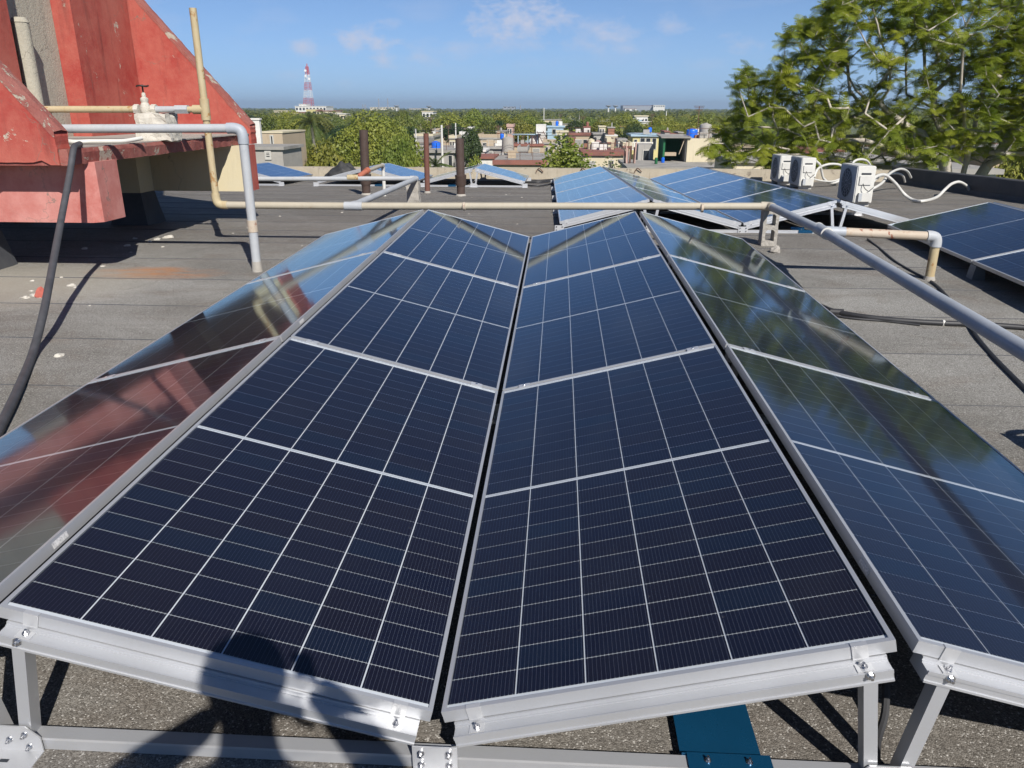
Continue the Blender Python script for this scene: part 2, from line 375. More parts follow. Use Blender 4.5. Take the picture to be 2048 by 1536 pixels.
plain('roof_red', (.29, .115, .085), .9, c2=(.19, .085, .068), scale=.8)
plain('window_dark', (.03, .035, .04), .25)
plain('shutter', (.55, .53, .48), .6)
plain('rust_iron', (.16, .075, .05), .8, c2=(.08, .05, .04), scale=2)
plain('tower_red', (.55, .06, .05), .5)
plain('tower_white', (.80, .80, .80), .5)
plain('factory_grey', (.30, .32, .36), .8)

# ---------------------------------------------------------------- mesh helpers
def ortho(d):
    d = d.normalized(); a = Vector((0, 0, 1)) if abs(d.z) < .95 else Vector((1, 0, 0))
    x = a.cross(d).normalized(); return x, d.cross(x).normalized()
class MB:
    def __init__(s): s.v = []; s.f = []; s.sm = []; s.uv = None
    def add(s, vs, fs, smooth=False):
        o = len(s.v); s.v += [Vector(a) for a in vs]
        for f in fs: s.f.append([i+o for i in f]); s.sm.append(smooth)
        return s
    def box(s, c, sz, M=None):
        c = Vector(c); h = Vector(sz)*.5; vs = []
        for x in (-1, 1):
            for y in (-1, 1):
                for z in (-1, 1):
                    p = Vector((x*h.x, y*h.y, z*h.z)); vs.append(c + (M @ p if M else p))
        return s.add(vs, [(0, 1, 3, 2), (4, 6, 7, 5), (0, 4, 5, 1), (2, 3, 7, 6), (0, 2, 6, 4), (1, 5, 7, 3)])
    def bx(s, x0, x1, y0, y1, z0, z1):
        return s.box(((x0+x1)/2, (y0+y1)/2, (z0+z1)/2), (abs(x1-x0), abs(y1-y0), abs(z1-z0)))
    def beam(s, p0, p1, w, h, up=(0, 1, 0)):
        p0 = Vector(p0); p1 = Vector(p1); d = (p1-p0); L = d.length; d.normalize()
        a = Vector(up); a = (a - d*a.dot(d)).normalized(); b = d.cross(a)
        M = Matrix((d, a, b)).transposed()
        return s.box((p0+p1)/2, (L, w, h), M)
    def cyl(s, p0, p1, r0, r1=None, n=14, caps=True):
        p0 = Vector(p0); p1 = Vector(p1); r1 = r0 if r1 is None else r1
        x, y = ortho(p1-p0); vs = []
        for p, r in ((p0, r0), (p1, r1)):
            for i in range(n):
                a = 2*math.pi*i/n; vs.append(p + x*math.cos(a)*r + y*math.sin(a)*r)
        s.add(vs, [(i, (i+1) % n, n+(i+1) % n, n+i) for i in range(n)], True)
        if caps:
            s.add(vs[:n], [tuple(range(n-1, -1, -1))]); s.add(vs[n:], [tuple(range(n))])
        return s
    def tube(s, pts, r, n=10):
        pts = [Vector(p) for p in pts]; rs = r if isinstance(r, (list, tuple)) else [r]*len(pts)
        d0 = (pts[1]-pts[0]).normalized(); x, y = ortho(d0); vs = []
        for i, p in enumerate(pts):
            d = (pts[min(i+1, len(pts)-1)]-pts[max(i-1, 0)]).normalized()
            x = (x - d*x.dot(d)).normalized(); y = d.cross(x)
            for k in range(n):
                a = 2*math.pi*k/n; vs.append(p + x*math.cos(a)*rs[i] + y*math.sin(a)*rs[i])
        fs = []
        for i in range(len(pts)-1):
            for k in range(n): fs.append((i*n+k, i*n+(k+1) % n, (i+1)*n+(k+1) % n, (i+1)*n+k))
        s.add(vs, fs, True)
        s.add(vs[:n], [tuple(range(n-1, -1, -1))]); s.add(vs[-n:], [tuple(range(n))])
        return s
    def prism(s, poly, ext):
        ext = Vector(ext); poly = [Vector(p) for p in poly]; n = len(poly)
        vs = poly + [p+ext for p in poly]
        return s.add(vs, [tuple(range(n-1, -1, -1)), tuple(range(n, 2*n))] + [(i, (i+1) % n, n+(i+1) % n, n+i) for i in range(n)])
    def lathe(s, prof, c, n=18):
        c = Vector(c); vs = []
        for r, z in prof:
            for i in range(n):
                a = 2*math.pi*i/n; vs.append(c + Vector((r*math.cos(a), r*math.sin(a), z)))
        fs = []
        for j in range(len(prof)-1):
            for i in range(n): fs.append((j*n+i, j*n+(i+1) % n, (j+1)*n+(i+1) % n, (j+1)*n+i))
        s.add(vs, fs, True); s.add(vs[:n], [tuple(range(n-1, -1, -1))]); s.add(vs[-n:], [tuple(range(n))])
        return s
    def mesh(s, name, mat, off=None, fixn=True, sharp=True):
        me = bpy.data.meshes.new(name)
        me.from_pydata([v-off for v in s.v] if off else s.v, [], s.f)
        me.polygons.foreach_set('use_smooth', s.sm)
        if fixn:
            bm = bmesh.new(); bm.from_mesh(me); bmesh.ops.recalc_face_normals(bm, faces=bm.faces); bm.to_mesh(me); bm.free()
        if sharp and any(s.sm): me.set_sharp_from_angle(angle=R(40))
        me.materials.append(MATS[mat]); me.update()
        return me
    def build(s, name, mat, parent=None, **kw):
        off = parent.matrix_world.translation.copy() if (parent is not None and kw.pop('world', True)) else None
        if parent is None:
            xs = [v.x for v in s.v]; ys = [v.y for v in s.v]; zs = [v.z for v in s.v]
            off = Vector(((min(xs)+max(xs))/2, (min(ys)+max(ys))/2, min(zs)))
        o = bpy.data.objects.new(name, s.mesh(name, mat, off, **kw)); col.objects.link(o)
        if parent is not None:
            o.parent = parent
            o.matrix_world = Matrix.Translation(off) if off is not None else parent.matrix_world
            if off is not None: o.matrix_parent_inverse = Matrix.Identity(4); o.location = (0, 0, 0)
        else: o.location = off
        return o
def tag(o, label=None, cat=None, group=None, kind=None):
    if label: o['label'] = label
    if cat: o['category'] = cat
    if group: o['group'] = group
    if kind: o['kind'] = kind
    return o
def thing(name, label, cat, loc=(0, 0, 0), group=None, M=None):
    o = bpy.data.objects.new(name, None); col.objects.link(o); o.empty_display_size = .1
    o.matrix_world = M if M is not None else Matrix.Translation(Vector(loc))
    bpy.context.view_layer.update() if False else None
    return tag(o, label, cat, group)
def sub(mb, name, mat, part, off):
    """sub-part: verts in the same space as the part was built in; off is the space's origin"""
    o = bpy.data.objects.new(name, mb.mesh(name, mat, off)); col.objects.link(o); o.parent = part
    return o
def part(mb, name, mat, th, **kw):
    """part of a thing whose Empty sits, unrotated, at th.location; mb in world coordinates"""
    o = bpy.data.objects.new(name, mb.mesh(name, mat, th.location.copy(), **kw)); col.objects.link(o); o.parent = th
    return o
def lpart(me, name, th):
    o = bpy.data.objects.new(name, me); col.objects.link(o); o.parent = th; return o
def copy_tree(o, parent=None):
    c = o.copy(); col.objects.link(c); c.parent = parent
    for ch in o.children: copy_tree(ch, c)
    return c
def smoothpath(pts, n=8):
    pts = [Vector(p) for p in pts]; out = []
    P = [pts[0]*2-pts[1]] + pts + [pts[-1]*2-pts[-2]]
    for i in range(1, len(P)-2):
        a, b, c, d = P[i-1:i+3]
        for k in range(n):
            t = k/n
            out.append(.5*((2*b)+(c-a)*t+(2*a-5*b+4*c-d)*t*t+(3*b-a-3*c+d)*t**3))
    out.append(pts[-1]); return out

# ================================================================ SETTING
# town ground
GZ = -9.0
mb = MB(); n = 24
def gsheet():
    rr = [0, 30, 60, 120, 250, 500, 1000, 2000, 4000, 7000]; seg = 48; vs = [(0, 0, GZ)]; fs = []
    for r in rr[1:]:
        for k in range(seg):
            a = 2*math.pi*k/seg; vs.append((r*math.cos(a), r*math.sin(a), GZ))
    for k in range(seg): fs.append((0, 1+k, 1+(k+1) % seg))
    for j in range(len(rr)-2):
        for k in range(seg):
            a = 1+j*seg; b = a+seg
            fs.append((a+k, b+k, b+(k+1) % seg, a+(k+1) % seg))
    return vs, fs
mb.add(*gsheet()); tag(mb.build('ground', 'ground_mix'), kind='structure')

# the roof we stand on: concrete deck with rolled-out membrane strips
RX0, RX1, RY0, RY1 = -14.0, 8.55, -8.0, 18.9
roof = bpy.data.objects.new('roof', None); col.objects.link(roof); roof['kind'] = 'structure'
mb = MB()
prof = [(RY0, zr(RY0)), (CREST, zr(CREST)), (RY1+.25, zr(RY1+.25))]
poly = [(RX0, y, z-.012) for y, z in prof] + [(RX0, prof[2][0], GZ-.2), (RX0, prof[0][0], GZ-.2)]
mb.prism(poly, (RX1+.25-RX0, 0, 0)); part(mb, 'deck', 'concrete', roof)
def strips():
    y = 2.64 - .905*12
    random.seed(5)
    while y < RY1:
        y0, y1 = max(y-.05, RY0), min(y+.905, RY1)
        mbs = MB(); nx = 46; top = []
        ys = [y0, y0+.0055, (y0+y1)/2, y1]
        for j, yy in enumerate(ys):
            for i in range(nx+1):
                x = RX0 + (RX1-RX0)*i/nx
                jit = .012*mnoise.noise(Vector((x*.6, y*3.1, 0))) if j < 2 else 0
                # the near edge of each strip laps over the one in front of it
                lap = (.0045 if j in (0, 1) else 0.0) + .0025*mnoise.noise(Vector((x*1.3, yy*1.3, 4)))*(1 if 0 < j < 3 else .3)
                zz = zr(yy+jit) + (lap if j else lap-.006)
                top.append((x, yy+jit, zz))
        fs = []
        for j in range(len(ys)-1):
            for i in range(nx): fs.append((j*(nx+1)+i, j*(nx+1)+i+1, (j+1)*(nx+1)+i+1, (j+1)*(nx+1)+i))
        mbs.add(top, fs)
        st = part(mbs, 'membrane_strip', 'bitumen_membrane', roof, fixn=False)
        st.data.materials.append(MATS['dark_bitumen'])          # black bitumen bead along the welded lap
        for pi in range(nx): st.data.polygons[pi].material_index = 1
        y += .905
strips()

# parapets
pf = thing('parapet_wall', 'low weathered concrete parapet along the far edge of the roof', 'wall', (0, RY1, zr(RY1)), 'roof parapets')
mb = MB()
segs = 60; vs = []; fs = []
for i in range(segs+1):
    x = RX0 + (RX1+.25-RX0)*i/segs
    j = .006*mnoise.noise(Vector((x*1.7, 0, 0))); k = .012*mnoise.noise(Vector((x*2.3, 5, 0)))
    zb = zr(RY1)
    vs += [(x, RY1+j, zb-.02), (x, RY1+j, zb+.27+k), (x, RY1+.22, zb+.275+k), (x, RY1+.22, zb-.6)]
for i in range(segs):
    for q in range(4): fs.append((i*4+q, (i+1)*4+q, (i+1)*4+(q+1) % 4, i*4+(q+1) % 4))
mb.add(vs, fs); part(mb, 'wall_body', 'parapet_render', pf)
for px in (1078, 1275, 1165):
    a = atY(px-6, 345, RY1-.03); b = atY(px, 338, RY1-.03); c = atY(px+8, 344, RY1-.03)
    part(MB().tube(smoothpath([a, (a+b)/2+Vector((0, 0, .03)), b+Vector((0, -.02, .02)), (b+c)/2+Vector((0, -.02, .02)), c], 4), .012, 6), 'lifting_hook', 'rust_iron', pf)
pr = thing('parapet_wall', 'dark bitumen-coated parapet along the right edge of the roof', 'wall', (RX1, 12, zr(12)), 'roof parapets')
mb = MB(); vs = []; fs = []; segs = 60
for i in range(segs+1):
    y = RY0 + (RY1-.002-RY0)*i/segs; k = .008*mnoise.noise(Vector((3, y*1.9, 0)))
    vs += [(RX1-.05, y, zr(y)-.01), (RX1, y, zr(y)+.09), (RX1+k, y, zr(y)+.355+k), (RX1+.02, y, zr(y)+.37+k), (RX1+.22, y, zr(y)+.365+k), (RX1+.22, y, zr(y)-.8)]
for i in range(segs):
    for q in range(6): fs.append((i*6+q, (i+1)*6+q, (i+1)*6+(q+1) % 6, i*6+(q+1) % 6))
mb.add(vs, fs); part(mb, 'wall_body', 'dark_bitumen', pr)

# ================================================================ SOLAR PANELS
W, LEN, TILT, GV, GR, GAP = 1.134, 2.278, 0.2507091, 0.0224, 0.0538, 0.02
CT, ST = math.cos(TILT), math.sin(TILT)
FH = .035
def panel_meshes():
    fm = MB(); t = .012
    fm.bx(0, t, 0, LEN, -FH, 0).bx(W-t, W, 0, LEN, -FH, 0).bx(t, W-t, 0, t, -FH, -.0002).bx(t, W-t, LEN-t, LEN, -FH, -.0002)
    fm.bx(t, t+.02, t, LEN-t, -FH, -FH+.002).bx(W-t-.02, W-t, t, LEN-t, -FH, -FH+.002)
    frame = fm.mesh('frame', 'aluminium')
    bs = MB().add([(t, t, -.0062), (W-t, t, -.0062), (W-t, LEN-t, -.0062), (t, LEN-t, -.0062)], [(0, 1, 2, 3)]).mesh('backsheet', 'backsheet')
    gl = MB().add([(t, t, -.0022), (W-t, t, -.0022), (W-t, LEN-t, -.0022), (t, LEN-t, -.0022)], [(0, 1, 2, 3)]).mesh('glass_pane', 'module_glass')
    cw, ch = .1812, .0905
    c = MB().add([(-cw/2, -ch/2, 0), (cw/2, -ch/2, 0), (cw/2, ch/2, 0), (-cw/2, ch/2, 0)], [(0, 1, 2, 3)]).mesh('cell', 'silicon_cell')
    uv = c.uv_layers.new(name='UVMap')
    for li, (a, b) in zip(c.polygons[0].loop_indices, ((0, 0), (1, 0), (1, 1), (0, 1))): uv.data[li].uv = (a, b)
    rb = MB().bx(t+.006, W-t-.006, LEN/2-.0016, LEN/2+.0016, -.0055, -.0042).mesh('ribbon', 'ribbon')
    # far module: one printed sheet of cells
    x0, x1, y0, y1 = .019, W-.019, .027, LEN-.027
    fc = MB().add([(x0, y0, -.0046), (x1, y0, -.0046), (x1, y1, -.0046), (x0, y1, -.0046)], [(0, 1, 2, 3)]).mesh('cell_sheet', 'cell_sheet')
    uv = fc.uv_layers.new(name='UVMap')
    for li in fc.polygons[0].loop_indices:
        v = fc.vertices[fc.loops[li].vertex_index].co; uv.data[li].uv = ((v.x-x0)/(x1-x0), (v.y-y0)/(y1-y0))
    jb = MB().bx(W/2-.05, W/2+.05, LEN/2-.03, LEN/2+.03, -.028, -.0065).mesh('junction_box', 'black_rubber')
    st = MB().bx(-.0012, -.0002, .30, .37, -.028, -.010).mesh('sticker', 'sticker')
    return frame, bs, gl, c, rb, fc, jb, st
PM = panel_meshes()
def cell_centres():
    gx = (W-2*.012-6*.182-5*.0034)/2; out = []
    my = .0150; gr = .0010
    half = 12*.0909+11*gr
    for i in range(6):
        x = .012+gx+.091+i*(.182+.0034)
        for h in range(2):
            y0 = .012+my if h == 0 else LEN-.012-my-half
            for j in range(12): out.append((x, y0+.0909/2+j*(.0909+gr), -.0046))
    return out
CC = cell_centres()
def make_panel(M, label, group, detail, sticker=None):
    th = thing('solar_panel', label, 'solar panel', group=group, M=M)
    lpart(PM[0], 'frame', th); lpart(PM[1], 'backsheet', th); lpart(PM[2], 'glass_pane', th)
    if detail:
        for c in CC:
            o = lpart(PM[3], 'cell', th); o.location = c
        lpart(PM[4], 'ribbon', th)
    else: lpart(PM[5], 'cell_sheet', th)
    lpart(PM[6], 'junction_box', th)
    if sticker:
        s = lpart(PM[7], 'sticker', th)
        if sticker > 0: s.location = (W+.0014, 0, 0)
    return th
def arr_matrix(x0, y0, z0, slope, rotz=0.0):
    return Matrix.Translation((x0, y0, z0)) @ Matrix.Rotation(rotz, 4, 'Z') @ Matrix.Rotation(math.atan(slope), 4, 'X')
def col_matrix(xl, up, y):
    """local frame of a panel: u starts at the left edge xl; up=True rises to the right"""
    s = 1 if up else -1
    z = 0 if up else W*ST
    u = Vector((CT, 0, ST*s)); v = Vector((0, 1, 0)); wv = u.cross(v)
    M = Matrix((u, v, wv)).transposed().to_4x4()
    M.translation = Vector((xl, y, z)); return M

def rail_mesh(length):
    pts = [(.03, -.037), (-.006, -.037), (-.006, -.0455), (-.010, -.0455), (-.010, -.049), (-.042, -.049), (-.042, -.0455), (-.0455, -.0455), (-.0455, -.0555), (-.0425, -.057), (-.0425, -.0725), (-.0455, -.074), (-.0455, -.0795), (.03, -.0795)]
    mb = MB().prism([(0.0, y, z) for y, z in pts], (length, 0, 0)); return mb
def bolt(mb, p, axis, r=.0085):
    r *= .72; p = Vector(p); a = Vector(axis).normalized()
    mb.cyl(p, p+a*.0025, r*1.6, n=12); mb.cyl(p+a*.0025, p+a*.0085, r*1.12, n=6); mb.cyl(p+a*.0085, p+a*.015, r*.62, n=8)
    return mb
def lmesh(mb, name, mat, th):
    return lpart(mb.mesh(name, mat), name, th)
def rack(M, cols, ytruss, label, group, trays=(), detail=True, feet_only=False, base=-.147):
    """mounting frame of an array. cols: list of (xl, up). M: array matrix."""
    th = thing('mounting_rack', label, 'solar rack', group=group, M=M)
    valleys, ridges = [], []
    for xl, up in cols:
        v = xl if up else xl+W*CT; r = xl+W*CT if up else xl
        if not any(abs(v-q) < .3 for q in valleys): valleys.append(v + (0 if any(abs((c[0]+W*CT if up else c[0]) - v) < .1 for c in cols) else 0))
        if not any(abs(r-q) < .3 for q in ridges): ridges.append(r)
    # centre shared valleys / ridges
    def centre(lst, kind):
        out = []
        for q in lst:
            s = []
            for xl, up in cols:
                v = (xl if up else xl+W*CT) if kind == 'v' else (xl+W*CT if up else xl)
                if abs(v-q) < .3: s.append(v)
            out.append(sum(s)/len(s))
        return out
    valleys, ridges = centre(valleys, 'v'), centre(ridges, 'r')
    xa, xb = min(valleys+ridges), max(valleys+ridges)
    bt = base+.042
    for yi, y in enumerate(ytruss):
        full = detail and yi == 0
        mb = MB().bx(xa-.05, xb+.05, y-.042, y-.002, base+.003, bt)
        br = lmesh(mb, 'base_rail', 'aluminium', th)
        mbl = MB().bx(xa-.05, xb+.05, y-.0445, y-.042, bt-.006, bt+.0015)
        o = lpart(mbl.mesh('rail_lip', 'aluminium_bright'), 'rail_lip', br)
        for xl, up in cols:
            rm = rail_mesh(W*.955); o = lmesh(rm, 'sloped_rail', 'aluminium', th)
            o.matrix_local = col_matrix(xl, up, y) @ Matrix.Translation((W*.0225, 0, 0))
            if yi == 0:
                for u in (.085, W-.085):
                    cl = MB().bx(u-.019, u+.019, -.0035, -.0005, -.0488, .0022).bx(u-.019, u+.019, -.0005, .010, .0006, .0022).bx(u-.019, u+.019, -.036, -.0035, -.0488, -.0462)
                    c = lmesh(cl, 'end_clamp', 'aluminium_bright', th); c.matrix_local = col_matrix(xl, up, 0.0)
                    if detail:
                        lpart(bolt(MB(), (u, -.020, -.0462), (0, -.2, 1), .008).mesh('bolt', 'bolt_steel'), 'bolt', c)
            elif yi < len(ytruss)-1:
                for u in (.12, W-.12):
                    cl = MB().bx(u-.03, u+.03, y-.030, y+.010, .0006, .0034)
                    c = lmesh(cl, 'mid_clamp', 'aluminium_bright', th); c.matrix_local = col_matrix(xl, up, 0.0)
                    lpart(MB().cyl((u, y-.01, .003), (u, y-.01, .007), .007, n=8).mesh('bolt', 'bolt_steel'), 'bolt', c)
        for x in ridges:
            two = sum(1 for xl, up in cols if abs((xl+W*CT if up else xl)-x) < .3)
            for sgn in ((-1, 1) if two > 1 else ((1,) if any((not up) and abs(xl-x) < .3 for xl, up in cols) else (-1,))):
                top = Vector((x+sgn*.088, y-.022, W*ST-.074)); bot = Vector((x+sgn*.034, y-.022, bt-.03))
                lg = lmesh(MB().beam(bot, top, .040, .033, (0, 1, 0)), 'leg', 'aluminium', th)
                if full: lpart(bolt(MB(), (top.x+.004*sgn, y-.0462, top.z+.005), (0, -1, 0), .0095).mesh('bolt', 'bolt_steel'), 'bolt', lg)
            bk = MB().prism([(x-.085, y-.0475, base), (x+.085, y-.0475, base), (x+.085, y-.0475, base+.05), (x+.05, y-.0475, base+.085), (x-.05, y-.0475, base+.085), (x-.085, y-.0475, base+.05)], (0, -.004, 0))
            bk.bx(x-.085, x+.085, y-.115, y-.0515, base+.0005, base+.0045)
            b = lmesh(bk, 'bracket', 'aluminium_bright', th)
            if full:
                bb = MB()
                for dx, dz in ((-.05, .02), (.05, .02), (-.045, .06), (.045, .06), (0, .042)): bolt(bb, (x+dx, y-.0515, base+dz), (0, -1, 0), .0075)
                lpart(bb.mesh('bolts', 'bolt_steel'), 'bolts', b)
                lpart(MB().bx(x-.012, x+.012, y-.092, y-.082, base+.0046, base+.0052).mesh('slot', 'fan_dark'), 'slot', b)
        for x in valleys:
            bk = MB().bx(x-.058, x+.058, y-.0565, y-.0525, base, base+.085)
            bk.bx(x-.058, x+.058, y-.125, y-.0565, base+.0005, base+.0045)
            b = lmesh(bk, 'bracket', 'aluminium_bright', th)
            if full:
                bb = MB()
                for dx, dz in ((-.036, .028), (.036, .028), (-.036, .066), (.036, .066)): bolt(bb, (x+dx, y-.0565, base+dz), (0, -1, 0), .0085)
                lpart(bb.mesh('bolts', 'bolt_steel'), 'bolts', b)
                lpart(MB().bx(x-.014, x+.014, y-.098, y-.087, base+.0046, base+.0052).mesh('slot', 'fan_dark'), 'slot', b)
    for (x0, x1) in trays:
        y = ytruss[0]; s = MB()
        s.bx(x0, x1, y+.002, y+.235, bt-.020, bt-.017).bx(x0, x1, y+.235, y+.238, bt-.020, bt+.012).bx(x0, x1, y+.001, y+.004, bt-.02, bt+.004)
        s.bx(x0+.012, x1+.015, y-.046, y+.004, bt+.003, bt+.006).bx(x0+.012, x1+.015, y-.049, y-.046, bt-.030, bt+.006)
        tr = lmesh(s, 'ballast_tray', 'blue_sheet', th)
        if detail:
            for q in (.25, .75): lpart(bolt(MB(), (x0+(x1-x0)*q+.01, y-.022, bt+.006), (0, 0, 1), .0075).mesh('bolt', 'bolt_steel'), 'bolt', tr)
    return th

XR = GV/2+W*CT
A1 = arr_matrix(0, 0, 0, SL)
cols1 = [(-XR-GR-W*CT, True), (-XR, False), (GV/2, True), (XR+GR, False)]
names1 = ['outer left slope', 'left of central valley', 'right of central valley', 'outer right slope']
rows1 = ['nearest', 'middle', 'far']
for ci, (xl, up) in enumerate(cols1):
    for r in range(3):
        make_panel(A1 @ col_matrix(xl, up, r*(LEN+GAP)), 'navy solar panel, %s row of the foreground array, %s' % (rows1[r], names1[ci]),
                   'panels of the foreground array', True, sticker=(1 if ci == 0 else (-1 if ci == 3 else None)) if r < 2 else None)
rack(A1, cols1, [0, LEN+GAP, 2*(LEN+GAP), 3*LEN+2*GAP+.02], 'bolted aluminium rack with V legs under the foreground panels', 'solar racks', trays=[(.635, .845)])

# array behind the pipe on the right
X2, Y2 = .31, 8.25
A2 = arr_matrix(X2, Y2, atY(1119, 443, Y2).z, -FALL, R(0.9))
c0 = 0.0
cols2 = [(0, True), (W*CT+GR, False), (2*W*CT+GR+GV, True), (3*W*CT+2*GR+GV, False)]
names2 = ['leftmost slope', 'second slope', 'third slope', 'rightmost slope']
rows2 = ['first', 'second', 'third', 'last']
for ci, (xl, up) in enumerate(cols2):
    for r in range(4):
        make_panel(A2 @ col_matrix(xl, up, r*(LEN+GAP)), 'blue solar panel beyond the cross pipe, %s, %s row from the pipe' % (names2[ci], rows2[r]), 'panels of the array beyond the pipe', False)
rack(A2, cols2, [0, LEN+GAP, 2*(LEN+GAP), 3*(LEN+GAP), 4*LEN+3*GAP+.02], 'white-looking aluminium rack carrying the array beyond the cross pipe', 'solar racks', trays=[(2.93, 3.1)], base=-.125)

# array at the right edge
pa, pb = atY(1775, 449, 8.10), atY(1945, 521, 5.80)
dv = pa-pb; yaw3 = math.atan2(-dv.x, dv.y); s3 = dv.z/dv.y
A3 = arr_matrix(pa.x+math.sin(yaw3)*0, pa.y, pa.z, s3, yaw3)
cols3 = [(0, True), (W*CT+GR, False)]
for ci, (xl, up) in enumerate(cols3):
    for r in range(3):
        make_panel(A3 @ col_matrix(xl, up, -(r+1)*(LEN+GAP)+GAP), 'dark blue solar panel at the right edge, %s, %s row from the back' % (('left slope', 'right slope')[ci], ('first', 'second', 'third')[r]),
                   'panels of the array at the right edge', ci == 0 and r < 2)
t3 = thing('mounting_rack', 'low rack on grey plastic feet under the right-edge array', 'solar rack', group='solar racks', M=A3)
for y in (.0, -LEN-GAP/2, -2*LEN, -3*LEN-.02):
    for xl, up in cols3:
        o = lmesh(rail_mesh(W*.95), 'sloped_rail', 'aluminium', t3); o.matrix_local = col_matrix(xl, up, y-.04 if y == 0 else y) @ Matrix.Translation((W*.025, 0, 0))
    for x in (.05, W*CT+GR/2, 2*W*CT+GR-.05):
        hz = -.04 if x < .5 or x > 1.8 else W*ST-.05
        f = MB().prism([(x-.06, y-.09, -.165), (x+.06, y-.09, -.165), (x+.04, y-.09, hz), (x-.04, y-.09, hz)], (0, .12, 0))
        fo = lmesh(f, 'foot', 'plastic_grey', t3)
        lpart(MB().bx(x-.085, x+.085, y-.11, y+.05, -.172, -.165).mesh('foot_plate', 'plastic_grey'), 'foot_plate', fo)

# small arrays at the far left, one panel deep
def left_array(x0, cols, n0, label, trays=()):
    y = 15.9
    M = arr_matrix(x0, y, zr(y)+.135, -FALL)
    for i, (xl, up) in enumerate(cols):
        make_panel(M @ col_matrix(xl, up, 0), n0[i], 'panels of the far left arrays', False)
    rack(M, cols, [0, LEN], label, 'solar racks', trays=trays, detail=False, base=-.13)
left_array(-5.85-W*CT, [(0, False), (-W*CT-GR, True)], ['blue solar panel sloping down beside the red structure, far left', 'solar panel hidden behind the red structure, far left'], 'aluminium rack of the farthest left panels beside the red structure')
left_array(-5.07, [(0, True), (W*CT+GR, False)], ['far left solar panel rising towards the first brown vent', 'blue solar panel sloping down between the two thick brown vents'], 'aluminium rack behind the leftmost brown vent', trays=[(1.3, 1.5)])
left_array(-2.69, [(0, True), (W*CT+GR, False)], ['solar panel rising behind the right thick brown vent', 'blue solar panel sloping down right of the brown vents'], 'aluminium rack with V legs right of the brown vents', trays=[(.55, .72)])

# ================================================================ RED STRUCTURE
T = thing('rooftop_structure', 'red painted concrete roof structure with slanted fin walls and peeling plaster', 'building', (-5.5, 7.3, zr(7.3)))
def fin(y0, y1, xe, zb, zt, slope, rough):
    pts = [(xe, y0, zb), (xe, y0, zt)]
    xt = -5.7
    pts = [(xe, y0, zb)]
    for i in range(9):
        f = i/8; pts.append((xe+.009*mnoise.noise(Vector((f*9, y0, 0)))-(.012 if i == 8 else 0), y0, zb+(zt-zb)*f))
    pts = pts[1:]
    for i in range(1, 60):
        f = i/60; jx = .010*mnoise.noise(Vector((f*40, y0, 3)))+.012*mnoise.noise(Vector((f*11, y0, 7)))
        pts.append((xe+(xt-xe)*f+jx*.7, y0, zt+(xe-xt)*slope*f+jx*.6))
    pts.append((xt, y0, zt+(xe-xt)*slope)); pts.append((xt, y0, zb))
    random.seed(3)
    if rough:
        for i in range(1, 22):
            x = xt + (xe-xt)*i/22
            d = 0
            if -4.62 < x < -4.1: d = .02+.035*abs(mnoise.noise(Vector((x*9, 0, 0))))
            elif x <= -4.62: d = -.02
            pts.append((x, y0, zb+d))
    m = MB().prism(pts, (0, y1-y0, 0))
    return m
nf = part(fin(5.10, 5.29, -4.0, 1.005, 1.275, 1.2, True), 'fin_wall', 'red_paint', T)
# bare top edges of the fins
def capstrip(y0, y1, xe, zt, slope, rx):
    vs = []; fs = []; n = 70; ym = (y0+y1)/2; hw = (y1-y0)/2
    for i in range(n+1):
        f = i/n; x = xe+(-5.7-xe)*f; z = zt+(xe-x)*slope; j = .012*mnoise.noise(Vector((f*38, y0, 3))); k = .02*mnoise.noise(Vector((f*25, y0, 9)))
        vs += [(x, y0-.004, z-.05+k), (x+.004, y0-.005, z+.004+j), (x+.010, ym, z+.016+j*.6), (x+.004, y1+.005, z+.004-j), (x, y1+.004, z-.05-k)]
    for i in range(n):
        for q in range(4): fs.append((i*5+q, (i+1)*5+q, (i+1)*5+q+1, i*5+q+1))
    return MB().add(vs, fs)
sub(capstrip(5.10, 5.29, -4.0, 1.275, 1.2, 0), 'coping', 'red_paint_worn', nf, T.location)
ff = part(fin(9.40, 9.60, -3.95, 1.005, 1.255, 1.17, False), 'fin_wall', 'red_paint', T)
sub(capstrip(9.40, 9.60, -3.95, 1.255, 1.17, 0), 'coping', 'red_paint_worn', ff, T.location)
# slab with a chipped edge
mb = MB(); vs = []; fs = []; nn = 70
for i in range(nn+1):
    y = 5.12 + (9.62-5.12)*i/nn
    j = .016*mnoise.noise(Vector((0, y*7, 1))); k = .02*mnoise.noise(Vector((2, y*5, 1)))
    e_ = -.10*i/nn; vs += [(-7.4, y, 1.0), (-7.4, y, 1.135), (-3.93+j+e_, y, 1.135+.4*j), (-3.92+k+e_, y, 1.10), (-3.93+j+e_, y, 1.0+abs(k)*.8)]
for i in range(nn):
    for q in range(5): fs.append((i*5+q, (i+1)*5+q, (i+1)*5+(q+1) % 5, i*5+(q+1) % 5))
fs += [(0, 1, 2, 3, 4), tuple(nn*5+q for q in (4, 3, 2, 1, 0))]
mb.add(vs, fs); sb = part(mb, 'slab', 'red_paint_worn', T)
sub(MB().bx(-7.3, -3.97, 5.30, 9.395, 1.130, 1.142), 'slab_screed', 'concrete', sb, T.location)
